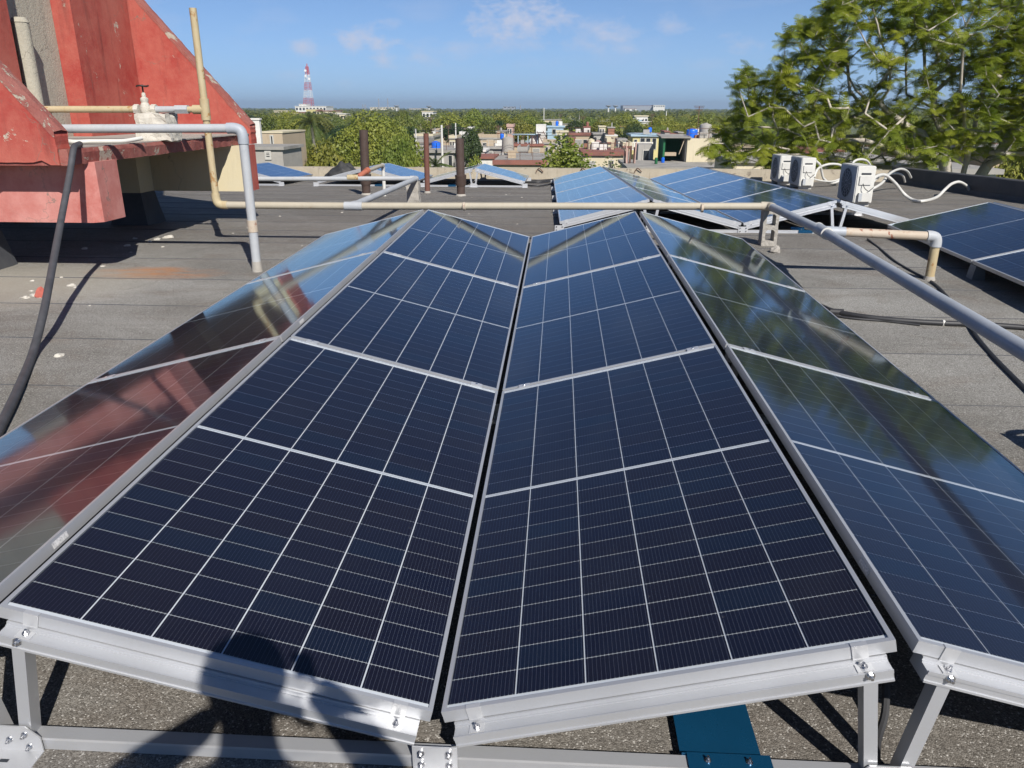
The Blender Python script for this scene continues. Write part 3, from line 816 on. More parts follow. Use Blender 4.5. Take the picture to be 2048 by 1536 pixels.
# beams carrying the slab
pts = [(-7.4, 5.40, .475), (-3.97, 5.40, .475), (-3.90, 5.46, .475), (-3.90, 5.83, .475), (-7.4, 5.83, .475)]
part(MB().prism(pts, (0, 0, .535)), 'beam', 'red_paint_faded', T)
bm_ = part(MB().bx(-7.4, -3.90, 8.85, 9.28, .42, 1.002), 'beam', 'cream_wall', T)
sub(MB().bx(-3.90, -3.865, 8.87, 9.285, .41, 1.004), 'end_face', 'red_paint', bm_, T.location)
# pillars with flared bitumen bases
def pillar(x0, x1, y0, y1, z1, mat):
    zb = zr(y0)-.01; zf = zb+.42
    def sect(e, z): return [(x0-e, y0-e, z), (x1+e, y0-e, z), (x1+e, y1+e, z), (x0-e, y1+e, z)]
    m = MB(); v = sect(.07, zb)+sect(.0, zf)
    m.add(v, [(3, 2, 1, 0), (4, 5, 6, 7)]+[(i, (i+1) % 4, 4+(i+1) % 4, 4+i) for i in range(4)])
    p = part(MB().bx(x0, x1, y0, y1, zf-.02, z1), 'pillar', mat, T)
    sub(m, 'pillar_base', 'dark_bitumen', p, T.location)
pillar(-5.62, -5.18, 5.44, 5.80, .48, 'grey_render')
pillar(-5.50, -5.14, 8.48, 8.84, 1.0, 'cream_wall')
pillar(-7.35, -6.95, 5.44, 5.80, .48, 'grey_render')
pillar(-7.35, -6.95, 8.48, 8.84, 1.0, 'cream_wall')
# tower standing on the slab
gp = part(MB().bx(-7.2, -5.66, 5.32, 9.385, 1.136, 5.4), 'tower_wall', 'grey_render', T)
part(MB().bx(-5.657, -5.42, 8.08, 9.392, 1.137, 5.4), 'pilaster', 'red_paint', T)
part(MB().bx(-5.657, -5.42, 5.31, 6.94, 1.137, 5.4), 'pilaster', 'red_paint', T)
vp = MB(); a = atX(40, 45, -5.53); b = Vector((a.x, a.y, 1.14))
vp.cyl(b, (b.x, b.y, a.z), .085, n=18); vp.cyl((b.x, b.y, a.z), (b.x, b.y, a.z+.05), .092, .07, n=18)
part(vp, 'vent_stack', 'grey_render', T)

# valve block
vb = MB(); bl, br_ = atY(285, 286, 7.0), atY(353, 284, 7.0)
random.seed(8)
def rough_block(x0, x1, y0, y1, z0, z1, n=5, amp=.012, seed=0, taper=0):
    m = MB(); bm = bmesh.new(); bmesh.ops.create_cube(bm, size=1); bmesh.ops.subdivide_edges(bm, edges=bm.edges[:], cuts=n, use_grid_fill=True)
    for v in bm.verts:
        k = 1-taper*(v.co.z+.5)
        p = Vector(((x0+x1)/2+v.co.x*(x1-x0)*k, (y0+y1)/2+v.co.y*(y1-y0)*k, (z0+z1)/2+v.co.z*(z1-z0)))
        d = Vector((mnoise.noise(p*9+Vector((seed, 0, 0))), mnoise.noise(p*9+Vector((0, seed+7, 0))), mnoise.noise(p*9+Vector((0, 0, seed+3)))))
        v.co = p + d*amp*1.6
    bm.verts.index_update()
    m.add([v.co.copy() for v in bm.verts], [[v.index for v in f.verts] for f in bm.faces], False); bm.free(); return m
t = rough_block(-4.24, -3.86, 6.88, 7.16, 1.138, 1.41, 6, .02, 2, .12)
tag(t.build('concrete_block', 'white_cement'), 'crumbling whitewashed block under the valve on the red slab', 'block')
# white conduit lying on the slab
pts = [atY(100, 268, 6.2), atY(140, 283, 6.0), atY(180, 288, 6.05), atY(215, 288, 6.1), atY(250, 283, 6.2), atY(284, 276, 6.35)]
pts = [Vector((p.x, p.y, max(1.165, p.z))) for p in pts]
tag(MB().tube(smoothpath(pts, 6), .02, 10).build('plastic_conduit', 'white_plastic'), 'white plastic conduit lying on the red slab', 'conduit')

# ================================================================ PIPES
def elbow(p, a, b, r, n=10):
    """swept elbow between directions a (incoming from) and b"""
    p = Vector(p); a = Vector(a).normalized(); b = Vector(b).normalized(); k = r*2.2
    return smoothpath([p+a*k*1.3, p+a*k*.7, p+(a+b)*k*.18, p+b*k*.7, p+b*k*1.3], 4)
# grey pipe rising from the roof to the structure
gp_ = thing('water_pipe', 'pale grey pipe rising from the roof and bending left to the red structure', 'pipe', G(515, 545))
base = G(515, 543); r = .042
top = Vector((base.x, base.y, 1.298)); left = Vector((-5.2, base.y, 1.285))
part(MB().cyl(base, top-Vector((0, 0, .1)), r, n=20), 'riser', 'galvanised_pipe', gp_)
part(MB().cyl(top+Vector((-.1, 0, 0)), left, r*.92, n=20), 'horizontal_pipe', 'galvanised_pipe', gp_)
part(MB().tube(elbow(top, (0, 0, -1), (-1, 0, 0), r*1.12), r*1.16, 18), 'elbow', 'grey_pipe', gp_)
zc = atY(508, 452, base.y).z
part(MB().cyl((base.x, base.y, zc-.055), (base.x, base.y, zc+.055), r*1.12, n=20), 'coupling', 'rust_pipe', gp_)
part(MB().cyl(base-Vector((0, 0, .03)), base+Vector((0, 0, .1)), r*1.25, r*1.05, n=18), 'cement_collar', 'concrete', gp_)

# cream pipe with valve riser, running across behind the foreground array
r = .039; y7 = 7.05
el = atY(434, 412, y7); z7 = .452
xv = el.x
cp = thing('water_pipe', 'yellowed water pipe with valve and tall riser, running low across the roof', 'pipe', (xv, y7, zr(y7)))
tp = atY(403, 16, y7)
part(MB().cyl((xv, y7, z7+.1), (xv+.0, y7, tp.z), r*.95, n=18), 'riser', 'yellow_pipe', cp)
part(MB().tube(elbow((xv, y7, z7), (0, 0, 1), (1, 0, 0), r*1.1), r*1.18, 16), 'elbow', 'yellow_pipe', cp)
xe, ye = 2.60, 7.22
tee1 = atY(707, 413, y7)
part(MB().cyl((xv+.1, y7, z7), (tee1.x, y7, z7), r, n=18), 'horizontal_pipe', 'cream_pipe', cp)
part(MB().cyl((tee1.x, y7, z7), (xe-.08, ye-.01, .468), r, n=18), 'horizontal_pipe', 'cream_pipe', cp)
part(MB().cyl((tee1.x-.10, y7, z7), (tee1.x+.10, y7, z7), r*1.22, n=18).cyl((tee1.x-.03, y7, z7), (tee1.x-.02, y7+.14, z7-.003), r*1.2, n=16), 'tee', 'galvanised_pipe', cp)
for px in (928, 1405):
    q = atY(px, 416, y7); part(MB().cyl((q.x-.012, y7+.04*(q.x+3.4)/6*.7, z7+.006), (q.x+.012, y7+.04*(q.x+3.4)/6*.7, z7+.006), r*1.14, n=18), 'joint_ring', 'rust_pipe', cp)
zt = atY(422, 219, y7).z
part(MB().cyl((xv, y7, zt-.11), (xv, y7, zt+.11), r*1.25, n=18).cyl((xv, y7, zt), (xv-.13, y7, zt), r*1.2, n=16), 'tee', 'yellow_pipe', cp)
xval = atY(291, 216, y7).x
part(MB().cyl((xv-.1, y7, zt), (atY(362, 218, y7).x, y7, zt), r*.82, n=16), 'branch_pipe', 'yellow_pipe', cp)
q = atY(364, 218, y7).x
part(MB().cyl((q-.07, y7, zt), (q+.07, y7, zt), r*1.25, n=6), 'union_nut', 'galvanised_pipe', cp)
part(MB().cyl((q-.06, y7, zt), (xval+.1, y7, zt), r*.86, n=16), 'branch_pipe', 'galvanised_pipe', cp)
part(MB().cyl((xval-.1, y7, zt), (-5.64, y7, zt-.002), r*.9, n=16), 'branch_pipe', 'yellow_pipe', cp)
vv = part(MB().cyl((xval-.12, y7, zt), (xval-.07, y7, zt), r*1.35, n=8).cyl((xval+.07, y7, zt), (xval+.12, y7, zt), r*1.35, n=8).lathe([(r*1.1, -.06), (r*1.45, -.02), (r*1.4, .03), (r*.9, .07), (r*1.05, .085), (r*1.05, .11), (r*.55, .125), (r*.5, .16), (r*.3, .17)], (xval, y7, zt), 16), 'gate_valve', 'white_cement', cp)
mb = MB().cyl((xval, y7, zt+.16), (xval, y7, zt+.25), .009, n=8)
ring = [(xval+.058*math.cos(a), y7+.058*math.sin(a), zt+.236+.004*math.sin(3*a)) for a in [2*math.pi*i/20 for i in range(21)]]
mb.tube(ring, .009, 6)
for i in range(4):
    a = math.pi/2*i+.4; mb.cyl((xval, y7, zt+.24), (xval+.056*math.cos(a), y7+.056*math.sin(a), zt+.236), .006, n=6)
sub(mb, 'hand_wheel', 'dark_iron', vv, cp.location)

# grey branch from the tee to the concrete post and back left to the structure
yb = 11.44
bend = atY(833, 357, yb)
gb = thing('water_pipe', 'grey branch pipe angling back over the concrete post towards the vents', 'pipe', (bend.x, yb, zr(yb)))
part(MB().cyl((tee1.x-.02, y7+.13, z7-.002), bend, r*1.0, n=18), 'sloping_pipe', 'galvanised_pipe', gb)
lf = atY(500, 358, yb)
part(MB().cyl(bend+Vector((-.06, 0, 0)), lf, r*.95, n=18), 'horizontal_pipe', 'galvanised_pipe', gb)
part(MB().tube(elbow(bend, (0, -1, .02), (-1, 0, 0), r*.9), r*1.15, 16), 'elbow', 'galvanised_pipe', gb)
q = atY(706, 355, yb)
part(MB().cyl(q+Vector((-.09, 0, 0)), q+Vector((.09, 0, 0)), r*1.22, n=16), 'coupling', 'yellow_pipe', gb)
w0 = atY(716, 354, yb); w1 = atY(732, 343, yb+.25)
part(MB().cyl(w0, w1, r*1.1, n=14).cyl(w1, w1+(w1-w0)*.25, r*1.35, n=14), 'wye_fitting', 'orange_plastic', gb)
w2 = atY(766, 330, 13.4); w3 = Vector((w2.x, 13.4, zr(13.4)-.01))
part(MB().cyl(w1, w2, r*.85, n=16), 'inclined_pipe', 'cream_pipe', gb)
part(MB().tube(elbow(w2, (w1-w2), (0, 0, -1), r*.8), r*1.02, 14), 'elbow', 'galvanised_pipe', gb)
part(MB().cyl(w2-Vector((0, 0, .06)), w3, r*.82, n=14), 'drop_pipe', 'white_plastic', gb)

# blue-grey pipe along the right of the foreground array, with rusty branch
rb_ = .046
bp = thing('water_pipe', 'thick blue-grey pipe running from the hollow block towards the right foreground', 'pipe', (2.6, 5.7, zr(5.7)))
E0 = Vector((xe, ye, .470)); E1 = atY(1645, 462, 5.72); E2 = atY(2048, 702, 2.0); E3 = E2+(E2-E1)*1.1
part(MB().cyl(E0+(E1-E0).normalized()*.08, E1, rb_*.9, n=22), 'long_pipe', 'grey_pipe', bp)
part(MB().cyl(E1, E3, rb_*.92, n=24), 'long_pipe', 'grey_pipe', bp)
part(MB().tube(elbow(E0, (-1, 0, 0), (E1-E0), rb_*.75), rb_*1.02, 16), 'elbow', 'cream_pipe', bp)
dE = (E2-E1).normalized()
F0 = Vector((G(1858, 560).x, G(1858, 560).y, 0)); F1 = Vector((F0.x, F0.y, .385))
tees = part(MB().cyl(E1-dE*.16, E1+dE*.16, rb_*1.12, n=22).cyl(E1, E1+(F1-E1).normalized()*.2, rb_*1.0, n=20), 'tee', 'grey_pipe', bp)
sub(MB().cyl(E1-dE*.17, E1-dE*.155, rb_*1.2, n=22).cyl(E1+dE*.155, E1+dE*.17, rb_*1.2, n=22), 'joint_ring', 'white_plastic', tees, bp.location)
part(MB().cyl(E1+(F1-E1).normalized()*.18, F1-(F1-E1).normalized()*.06, rb_*.88, n=20), 'branch_pipe', 'rust_pipe', bp)
part(MB().tube(elbow(F1, (E1-F1), (0, 0, -1), rb_*.7), rb_*1.08, 18), 'elbow', 'galvanised_pipe', bp)
part(MB().cyl(F1-Vector((0, 0, .07)), (F0.x, F0.y, zr(F0.y)-.01), rb_*.86, n=18), 'post_pipe', 'yellow_pipe', bp)
part(MB().cyl((F0.x, F0.y, zr(F0.y)-.02), (F0.x, F0.y, zr(F0.y)+.035), rb_*1.25, rb_*.95, n=16), 'cement_collar', 'concrete', bp)

# hollow concrete block standing on end under the pipe
hb0 = G(1537, 493); H_ = .415; bw = .17; bd = .15
hb = thing('hollow_block', 'upright hollow concrete block propping the pipe elbow', 'block', (hb0.x, hb0.y, zr(hb0.y)))
def hollow_block():
    bm = bmesh.new(); nx, nzz = 14, 34; x0, x1 = hb0.x-bw/2, hb0.x+bw/2; z0 = zr(hb0.y)-.003
    def hole(u, v):
        for cz in (.29, .70):
            a = (u-.5)/.31; b = (v-cz)/.155
            if abs(a)**3.5+abs(b)**3.5 < 1: return True
        return False
    grid = {}
    for f in (0, 1):
        for i in range(nx+1):
            for j in range(nzz+1):
                u, v = i/nx, j/nzz
                p = Vector((x0+(x1-x0)*u, hb0.y+f*bd, z0+H_*v)); d = .006*mnoise.noise(p*40)
                if i in (0, nx): p.x += (.006*mnoise.noise(p*25))
                grid[f, i, j] = bm.verts.new(p+Vector((0, d, 0)))
    solid = [[not hole((i+.5)/nx, (j+.5)/nzz) for j in range(nzz)] for i in range(nx)]
    for i in range(nx):
        for j in range(nzz):
            if not solid[i][j]: continue
            for f in (0, 1): bm.faces.new([grid[f, i, j], grid[f, i+1, j], grid[f, i+1, j+1], grid[f, i, j+1]])
            for (di, dj, a, b) in ((-1, 0, (i, j), (i, j+1)), (1, 0, (i+1, j), (i+1, j+1)), (0, -1, (i, j), (i+1, j)), (0, 1, (i, j+1), (i+1, j+1))):
                ii, jj = i+di, j+dj
                if not (0 <= ii < nx and 0 <= jj < nzz) or not solid[ii][jj]:
                    bm.faces.new([grid[0, *a], grid[0, *b], grid[1, *b], grid[1, *a]])
    loose = [v for v in bm.verts if not v.link_faces]
    bmesh.ops.delete(bm, geom=loose, context='VERTS')
    bmesh.ops.smooth_vert(bm, verts=bm.verts[:], factor=.35, use_axis_x=True, use_axis_y=False, use_axis_z=True)
    m = MB(); bm.verts.index_update(); m.add([v.co.copy() for v in bm.verts], [[v.index for v in f.verts] for f in bm.faces]); bm.free(); return m
part(hollow_block(), 'block_body', 'concrete', hb)
def stone(name, p, s, mat, seed, label, cat, group, flat=.6):
    bm = bmesh.new(); bmesh.ops.create_icosphere(bm, subdivisions=2, radius=1)
    for v in bm.verts:
        d = 1+.55*mnoise.noise(v.co*1.7+Vector((seed*3.1, seed, 0)))+.2*mnoise.noise(v.co*4+Vector((seed, 0, 0)))
        v.co = Vector((v.co.x*s*d, v.co.y*s*d*.75, max(-.35, v.co.z*d)*s*flat))
    a = seed*1.3; Rm = Matrix.Rotation(a, 3, 'Z')
    zmin = min(v.co.z for v in bm.verts)
    m = MB(); bm.verts.index_update(); m.add([Rm @ v.co + Vector((p.x, p.y, p.z-zmin-.003)) for v in bm.verts], [[v.index for v in f.verts] for f in bm.faces]); bm.free()
    return tag(m.build(name, mat), label, cat, group)
stone('concrete_lump', G(1550, 505), .062, 'concrete', 5, 'small broken concrete lump at the foot of the hollow block', 'rubble', None, .9)
# post under the grey branch
pp = G(828, 412)
tag(rough_block(pp.x-.105, pp.x+.105, pp.y-.09, pp.y+.1, zr(pp.y)-.02, bend.z-.045, 6, .012, 4, .04).build('concrete_post', 'concrete'), 'short rough concrete post under the bend of the grey pipe', 'post')

# brown soil vents
def vent(px, py, pt, rad, mat, collar, label):
    g = G(px, py); y = g.y; z1 = atY(pt[0], pt[1], y).z
    th = thing('vent_pipe', label, 'vent pipe', (g.x, y, zr(y)), 'brown vent pipes')
    xt = atY(pt[0], pt[1], y).x
    if collar:
        zc = zr(y)+.20
        part(MB().cyl((g.x, y, zr(y)-.02), (g.x, y, zc), rad*.98, n=20), 'base', 'concrete' if False else mat, th)
        part(MB().lathe([(rad*.98, -.01), (rad*1.3, .05), (rad*1.3, .17), (rad*1.36, .18), (rad*1.36, .21), (rad*1.05, .212)], (g.x, y, zc-.02), 24), 'socket', mat, th)
        z0 = zc+.17
    else: z0 = zr(y)+.01
    m = MB(); n = 24
    a = Vector((g.x, y, z0)); b = Vector((xt, y, z1)); m.cyl(a, b, rad, n=n, caps=False); m.cyl(b-Vector((0, 0, .25)), b, rad*.86, n=n, caps=False)
    vs = []
    for i in range(n):
        an = 2*math.pi*i/n
        vs.append(b+Vector((math.cos(an)*rad, math.sin(an)*rad, 0)))
    for i in range(n):
        an = 2*math.pi*i/n; vs.append(b+Vector((math.cos(an)*rad*.86, math.sin(an)*rad*.86, 0)))
    m.add(vs, [(i, (i+1) % n, n+(i+1) % n, n+i) for i in range(n)])
    part(m, 'stack', mat, th)
    part(MB().cyl((g.x, y, zr(y)-.02), (g.x, y, zr(y)+.04), rad*1.5, rad*1.02, n=18), 'cement_collar', 'concrete', th)
vent(733, 390, (727, 260), .082, 'vent_iron', True, 'thick dark brown vent pipe with socket collar, leftmost of three')
vent(855, 386, (852, 267), .052, 'vent_brown', False, 'thin reddish brown vent pipe between the two thick vents')
vent(922, 392, (919, 277), .080, 'vent_iron', True, 'thick dark brown vent pipe with socket collar, rightmost of three')

# black hose hanging from the slab
hp = [Vector((-4.0, 5.45, 1.165)), Vector((-3.93, 5.28, 1.16)), atY(147, 298, 5.15), atY(140, 345, 4.98), atY(125, 425, 4.62), atY(111, 500, 4.2), atY(99, 565, 3.8), atY(86, 630, 3.42), G(66, 705, .035), G(40, 770, .03), G(8, 838, .03), G(-60, 960, .03), G(-200, 1100, .03)]
tag(MB().tube(smoothpath(hp, 8), .0265, 14).build('hose', 'hose_rubber'), 'thick dark rubber hose drooping from the red slab onto the roof', 'hose')

# cables on the right
cp_ = [G(*q, .012) for q in ((1735, 478), (1760, 497), (1790, 522), (1820, 540), (1850, 556))]
cab = thing('cable', 'thin black cable snaking past the yellow post pipe', 'cable', cp_[0])
part(MB().tube(smoothpath(cp_, 6), .010, 8), 'cable_run', 'black_rubber', cab)
part(MB().tube(smoothpath([G(*q, .014) for q in ((1862, 563), (1880, 578), (1905, 606), (1933, 640), (1955, 675), (1990, 716), (2048, 775), (2120, 850))], 6), .013, 8), 'cable_run', 'black_rubber', cab)
cd1 = [G(*q, .022) for q in ((1640, 612), (1670, 623), (1725, 633), (1800, 641), (1880, 646), (1960, 649), (2048, 655), (2180, 668))]
cnd = thing('cable_conduit', 'black corrugated conduit coming out from under the foreground panels', 'conduit', cd1[3])
part(MB().tube(smoothpath(cd1, 6), .020, 10), 'conduit_run', 'black_rubber', cnd)
part(MB().tube(smoothpath([G(*q, .012) for q in ((1650, 628), (1700, 636), (1770, 642), (1840, 650))], 6), .009, 8), 'cable_run', 'black_rubber', cnd)
q = G(1886, 646, .022); part(MB().cyl(q+Vector((-.008, 0, 0)), q+Vector((.008, .001, 0)), .024, n=12), 'cable_tie', 'white_plastic', cnd)
q = G(1673, 624, .022); part(MB().cyl(q+Vector((-.05, .01, 0)), q+Vector((.05, -.01, 0)), .026, n=12), 'tape_wrap', 'black_rubber', cnd)
bc = thing('cable', 'bundle of black cables on the roof between the left and right far arrays', 'cable', G(1070, 362))
for k, (y0, y1, yb_) in enumerate(((357, 356, 360), (361, 358, 365), (365, 362, 371), (360, 357, 363))):
    part(MB().tube(smoothpath([G(1042, y0+3, .03), G(1060, yb_, .03), G(1085, yb_, .03), G(1112, y1+2, .03)], 5), .016, 6), 'cable_run', 'black_rubber', bc)
cw_ = thing('cable', 'black cable hanging under the foreground rack near the right V legs', 'cable', (1.2, .3, zr(.3)))
part(MB().tube(smoothpath([(1.235, .45, .1), (1.24, .30, .02), (1.215, .18, -.08), (1.17, .10, -.128), (1.12, -.02, -.134), (1.05, -.12, -.137), (.9, -.35, -.14)], 6), .011, 8), 'cable_run', 'black_rubber', cw_)

# rubble near the red structure
random.seed(21)
rub = [(50, 597, .055), (70, 592, .06), (62, 583, .03), (84, 594, .05), (143, 572, .055), (152, 575, .03), (123, 555, .03), (118, 713, .05), (315, 480, .07), (337, 476, .09), (300, 484, .04), (206, 533, .03), (326, 494, .03), (270, 478, .05), (255, 492, .05), (170, 498, .05), (262, 505, .025), (560, 433, .03), (604, 492, .02), (455, 412, .03), (180, 612, .02), (65, 562, .03)]
for i, (x, y, s) in enumerate(rub):
    stone('plaster_fragment', G(x, y), s*.72, 'white_cement', i+1, 'pale fallen plaster fragment on the roof below the red structure', 'rubble', 'fallen plaster fragments', .45)
stone('brick_fragment', G(86, 594), .05, 'red_paint', 44, 'red painted plaster chunk standing on edge by the hose', 'rubble', None, 1.2)
random.seed(77)
for i in range(40):
    x = random.uniform(450, 1050); y = random.uniform(385, 470)
    g = G(x, y)
    if g.x < -4.2 or (g.y < 7.1 and abs(g.x) < 2.4): continue
    stone('plaster_fragment', g, random.uniform(.008, .02), 'white_cement', i+60, 'tiny pale plaster crumb scattered on the roof by the vents', 'rubble', 'plaster crumbs', .5)

# tarp bundle at the far parapet
def tarp():
    c = atY(690, 352, 18.45); bm = bmesh.new(); bmesh.ops.create_icosphere(bm, subdivisions=4, radius=1)
    for v in bm.verts:
        d = 1+.22*mnoise.noise(v.co*2.2)+.16*abs(mnoise.noise(v.co*5+Vector((3, 0, 0))))
        q = v.co*d; z = max(-.05, q.z)
        v.co = Vector((c.x+q.x*.52*(1-.45*max(0, z)), c.y+q.y*.3-.1, zr(18.45)+z*.40+.0))
    m = MB(); bm.verts.index_update(); m.add([v.co.copy() for v in bm.verts], [[v.index for v in f.verts] for f in bm.faces], True); bm.free(); return m
tag(tarp().build('tarpaulin', 'tarp'), 'crumpled dark tarpaulin heap against the far parapet', 'tarp')

# ================================================================ AIR CONDITIONERS
def ac_proto():
    th = thing('air_conditioner', 'x', 'air conditioner', group='air conditioner outdoor units')
    H, D, Lw = .60, .30, .80     # height, depth (x), length (y); fan faces -x
    body = MB(); body.bx(0, D, 0, Lw, .07, .07+H)
    bm = bmesh.new(); me = body.mesh('casing', 'white_metal'); bm.from_mesh(me); bmesh.ops.bevel(bm, geom=bm.edges[:], offset=.012, segments=2, affect='EDGES'); bm.to_mesh(me); bm.free()
    b = lpart(me, 'casing', th)
    lpart(MB().bx(-.006, -.0005, .012, Lw-.012, .085, .07+H-.015).mesh('front_panel', 'ac_front'), 'front_panel', th)
    m = MB(); m.cyl((-.0062, .42, .07+H/2), (-.009, .42, .07+H/2), .24, n=32); fan = lpart(m.mesh('fan_opening', 'fan_dark'), 'fan_opening', th)
    m = MB()
    for k in range(5):
        rr = .045+.05*k; m.tube([(-.016, .42+rr*math.cos(a), .07+H/2+rr*math.sin(a)) for a in [2*math.pi*i/28 for i in range(29)]], .003, 5)
    for k in range(12):
        a = math.pi*2*k/12; m.cyl((-.016, .42+.03*math.cos(a), .07+H/2+.03*math.sin(a)), (-.016, .42+.245*math.cos(a), .07+H/2+.245*math.sin(a)), .003, n=5)
    lpart(m.mesh('fan_grille', 'ac_front'), 'fan_grille', fan)
    m = MB(); m.bx(.02, D-.02, .06, .12, 0, .07).bx(.02, D-.02, Lw-.12, Lw-.06, 0, .07); lpart(m.mesh('feet', 'white_metal'), 'feet', th)
    m = MB(); m.bx(.07, .23, -.004, -.0005, .53, .56); lpart(m.mesh('handle_recess', 'fan_dark'), 'handle_recess', th)
    m = MB(); m.bx(.05, .24, -.02, -.0005, .37, .51); lpart(m.mesh('wiring_cover', 'white_plastic'), 'wiring_cover', th)
    m = MB(); m.bx(.06, .26, -.05, -.0005, .10, .24); v = lpart(m.mesh('valve_cover', 'white_plastic'), 'valve_cover', th)
    m = MB(); m.bx(.055, .11, -.053, -.05, .11, .235); lpart(m.mesh('label_plate', 'ac_front'), 'label_plate', v)
    m = MB(); m.tube(smoothpath([(.11, -.02, .39), (.13, -.06, .32), (.2, -.07, .27), (.24, -.05, .30), (.29, -.02, .33)], 5), .006, 6); lpart(m.mesh('wires', 'black_rubber'), 'wires', th)
    return th
acl = [('air conditioner outdoor unit nearest the camera, with white hoses looping right', 5.23, 12.02, 0.0), ('middle air conditioner outdoor unit of the three on the roof', 5.50, 16.05, R(1)), ('farthest air conditioner outdoor unit, half hidden by the middle one', 5.42, 17.45, R(-1))]
ac0 = ac_proto()
for i, (lab, x, y, a) in enumerate(acl):
    o = ac0 if i == 0 else copy_tree(ac0)
    o.location = (x, y, zr(y+.4)-.005); o.rotation_euler = (0, 0, a); o['label'] = lab
def hose(pts, r, label):
    th = thing('insulated_hose', label, 'hose', pts[0], 'white insulated air conditioner hoses')
    sp = smoothpath(pts, 8); r *= .78
    part(MB().tube(sp, [r*(1+.06*mnoise.noise(Vector((i*.5, 0, 0)))) for i in range(len(sp))], 10), 'insulation', 'white_plastic', th)
def HP(lst): return [atY(a, b, c) for a, b, c in lst]
hose(HP([(1738, 378, 12.1), (1745, 360, 12.2), (1757, 351, 12.5), (1772, 351, 12.8), (1790, 366, 13.0), (1808, 388, 13.1)]) + [G(1826, 400, .04), G(1848, 402, .04)] + HP([(1874, 394, 13.9), (1890, 379, 14.2), (1903, 368, 14.5), (1918, 364, 14.7), (1932, 371, 14.9), (1942, 384, 15.0)]), .036, 'white insulated hose dipping to the roof and climbing over the right parapet')
hose(HP([(1738, 380, 12.1), (1752, 374, 12.3), (1766, 364, 12.8), (1776, 350, 13.4), (1790, 341, 14.2), (1803, 338, 15.0), (1815, 343, 15.8), (1822, 355, 16.3)]), .030, 'white insulated hose arching high behind the near air conditioner to the parapet')
hose(HP([(1737, 379, 12.15), (1748, 362, 12.4), (1762, 352, 13.2), (1780, 348, 14.5), (1796, 347, 15.4), (1806, 352, 15.9), (1810, 364, 16.2)]), .026, 'thinner white hose beside the high arching hose')
hose(HP([(1628, 355, 16.2), (1634, 340, 16.4), (1645, 332, 16.8), (1662, 328, 17.1), (1680, 330, 17.3), (1690, 340, 17.4), (1684, 358, 17.2), (1664, 366, 17.0), (1648, 358, 16.8), (1643, 342, 16.7), (1640, 330, 16.6), (1632, 322, 16.5)]), .034, 'white insulated hose coiled in loops behind the middle air conditioner')
hose(HP([(1626, 358, 16.3), (1645, 362, 16.6), (1668, 362, 17.0), (1690, 352, 17.3), (1700, 340, 17.6)]), .024, 'thin white hose curling low behind the middle air conditioner')
hose(HP([(1706, 340, 17.3), (1706, 326, 17.6), (1714, 320, 17.8), (1726, 319, 18.0), (1736, 324, 18.2), (1744, 338, 18.4)]), .036, 'white insulated hose arching up behind the nearest air conditioner top')

# ================================================================ PEOPLE (just outside the frame)
def person(name, loc, rotz, label, joints, edges, radii, extra):
    th = thing(name, label, 'person', loc); th.rotation_euler = (0, 0, rotz)
    me = bpy.data.meshes.new('body'); me.from_pydata(joints, edges, []); me.materials.append(MATS['dark_cloth'])
    o = bpy.data.objects.new('body', me); col.objects.link(o); o.parent = th
    sm = o.modifiers.new('skin', 'SKIN'); sm.use_smooth_shade = True
    for i, v in enumerate(me.skin_vertices[0].data): v.radius = radii[i]; v.use_root = (i == 0)
    o.modifiers.new('sub', 'SUBSURF').levels = 2; o.modifiers['sub'].render_levels = 2
    for nm, mat, m in extra: lpart(m.mesh(nm, mat), nm, th)
    return th
zf = zr(-2.0)
ch = CAM.z - zf       # height of the phone above the roof
J = [(0, 0, 1.02), (0, 0, 1.24), (0, .02, 1.50), (0, .05, 1.66), (0, .07, 1.80), (0, .08, 1.91),
     (-.20, .01, 1.55), (-.40, .12, 1.50), (-.23, .22, ch-.09), (-.17, .24, ch-.03),
     (.20, .01, 1.55), (.42, .08, 1.44), (.20, .17, ch+.06), (.125, .20, ch+.11),
     (-.10, 0, .97), (-.12, .02, .53), (-.13, 0, .09), (-.14, .14, .035),
     (.10, 0, .97), (.12, .02, .53), (.13, 0, .09), (.15, .14, .035)]
E_ = [(0, 1), (1, 2), (2, 3), (3, 4), (4, 5), (2, 6), (6, 7), (7, 8), (8, 9), (2, 10), (10, 11), (11, 12), (12, 13), (0, 14), (14, 15), (15, 16), (16, 17), (0, 18), (18, 19), (19, 20), (20, 21)]
RD = [(.20, .14), (.19, .14), (.21, .14), (.06, .06), (.085, .10), (.075, .09), (.085, .085), (.07, .07), (.05, .05), (.042, .036), (.085, .085), (.07, .07), (.05, .05), (.042, .036),
      (.09, .09), (.06, .06), (.045, .045), (.04, .03), (.09, .09), (.06, .06), (.045, .045), (.04, .03)]
fing = MB()
for sx in (-1, 1):
    bx0 = -.17 if sx < 0 else .115
    for k in range(4):
        z = (ch-.05 if sx < 0 else ch+.09)+.022*k
        fing.tube(smoothpath([(bx0, .235, z), (bx0-sx*.012, .248, z+.004), (bx0-sx*.035, .250, z+.006), (bx0-sx*(.055+.004*(k % 2)), .246, z+.006)], 3), .0085, 8)
    fing.tube(smoothpath([(bx0, .225, ch-.05), (bx0-sx*.03, .217, ch-.035), (bx0-sx*.05, .217, ch-.02)], 3), .010, 8)
hairm = MB(); bmx = bmesh.new(); bmesh.ops.create_icosphere(bmx, subdivisions=3, radius=1)
hairm.add([Vector((v.co.x*.108, .075+v.co.y*.118, 1.90+max(v.co.z, -.35)*.125)) for v in bmx.verts], [[v.index for v in f.verts] for f in bmx.faces], True); bmx.free()
pl = Vector((CAM.x+.075, CAM.y-.285, zf+.0))
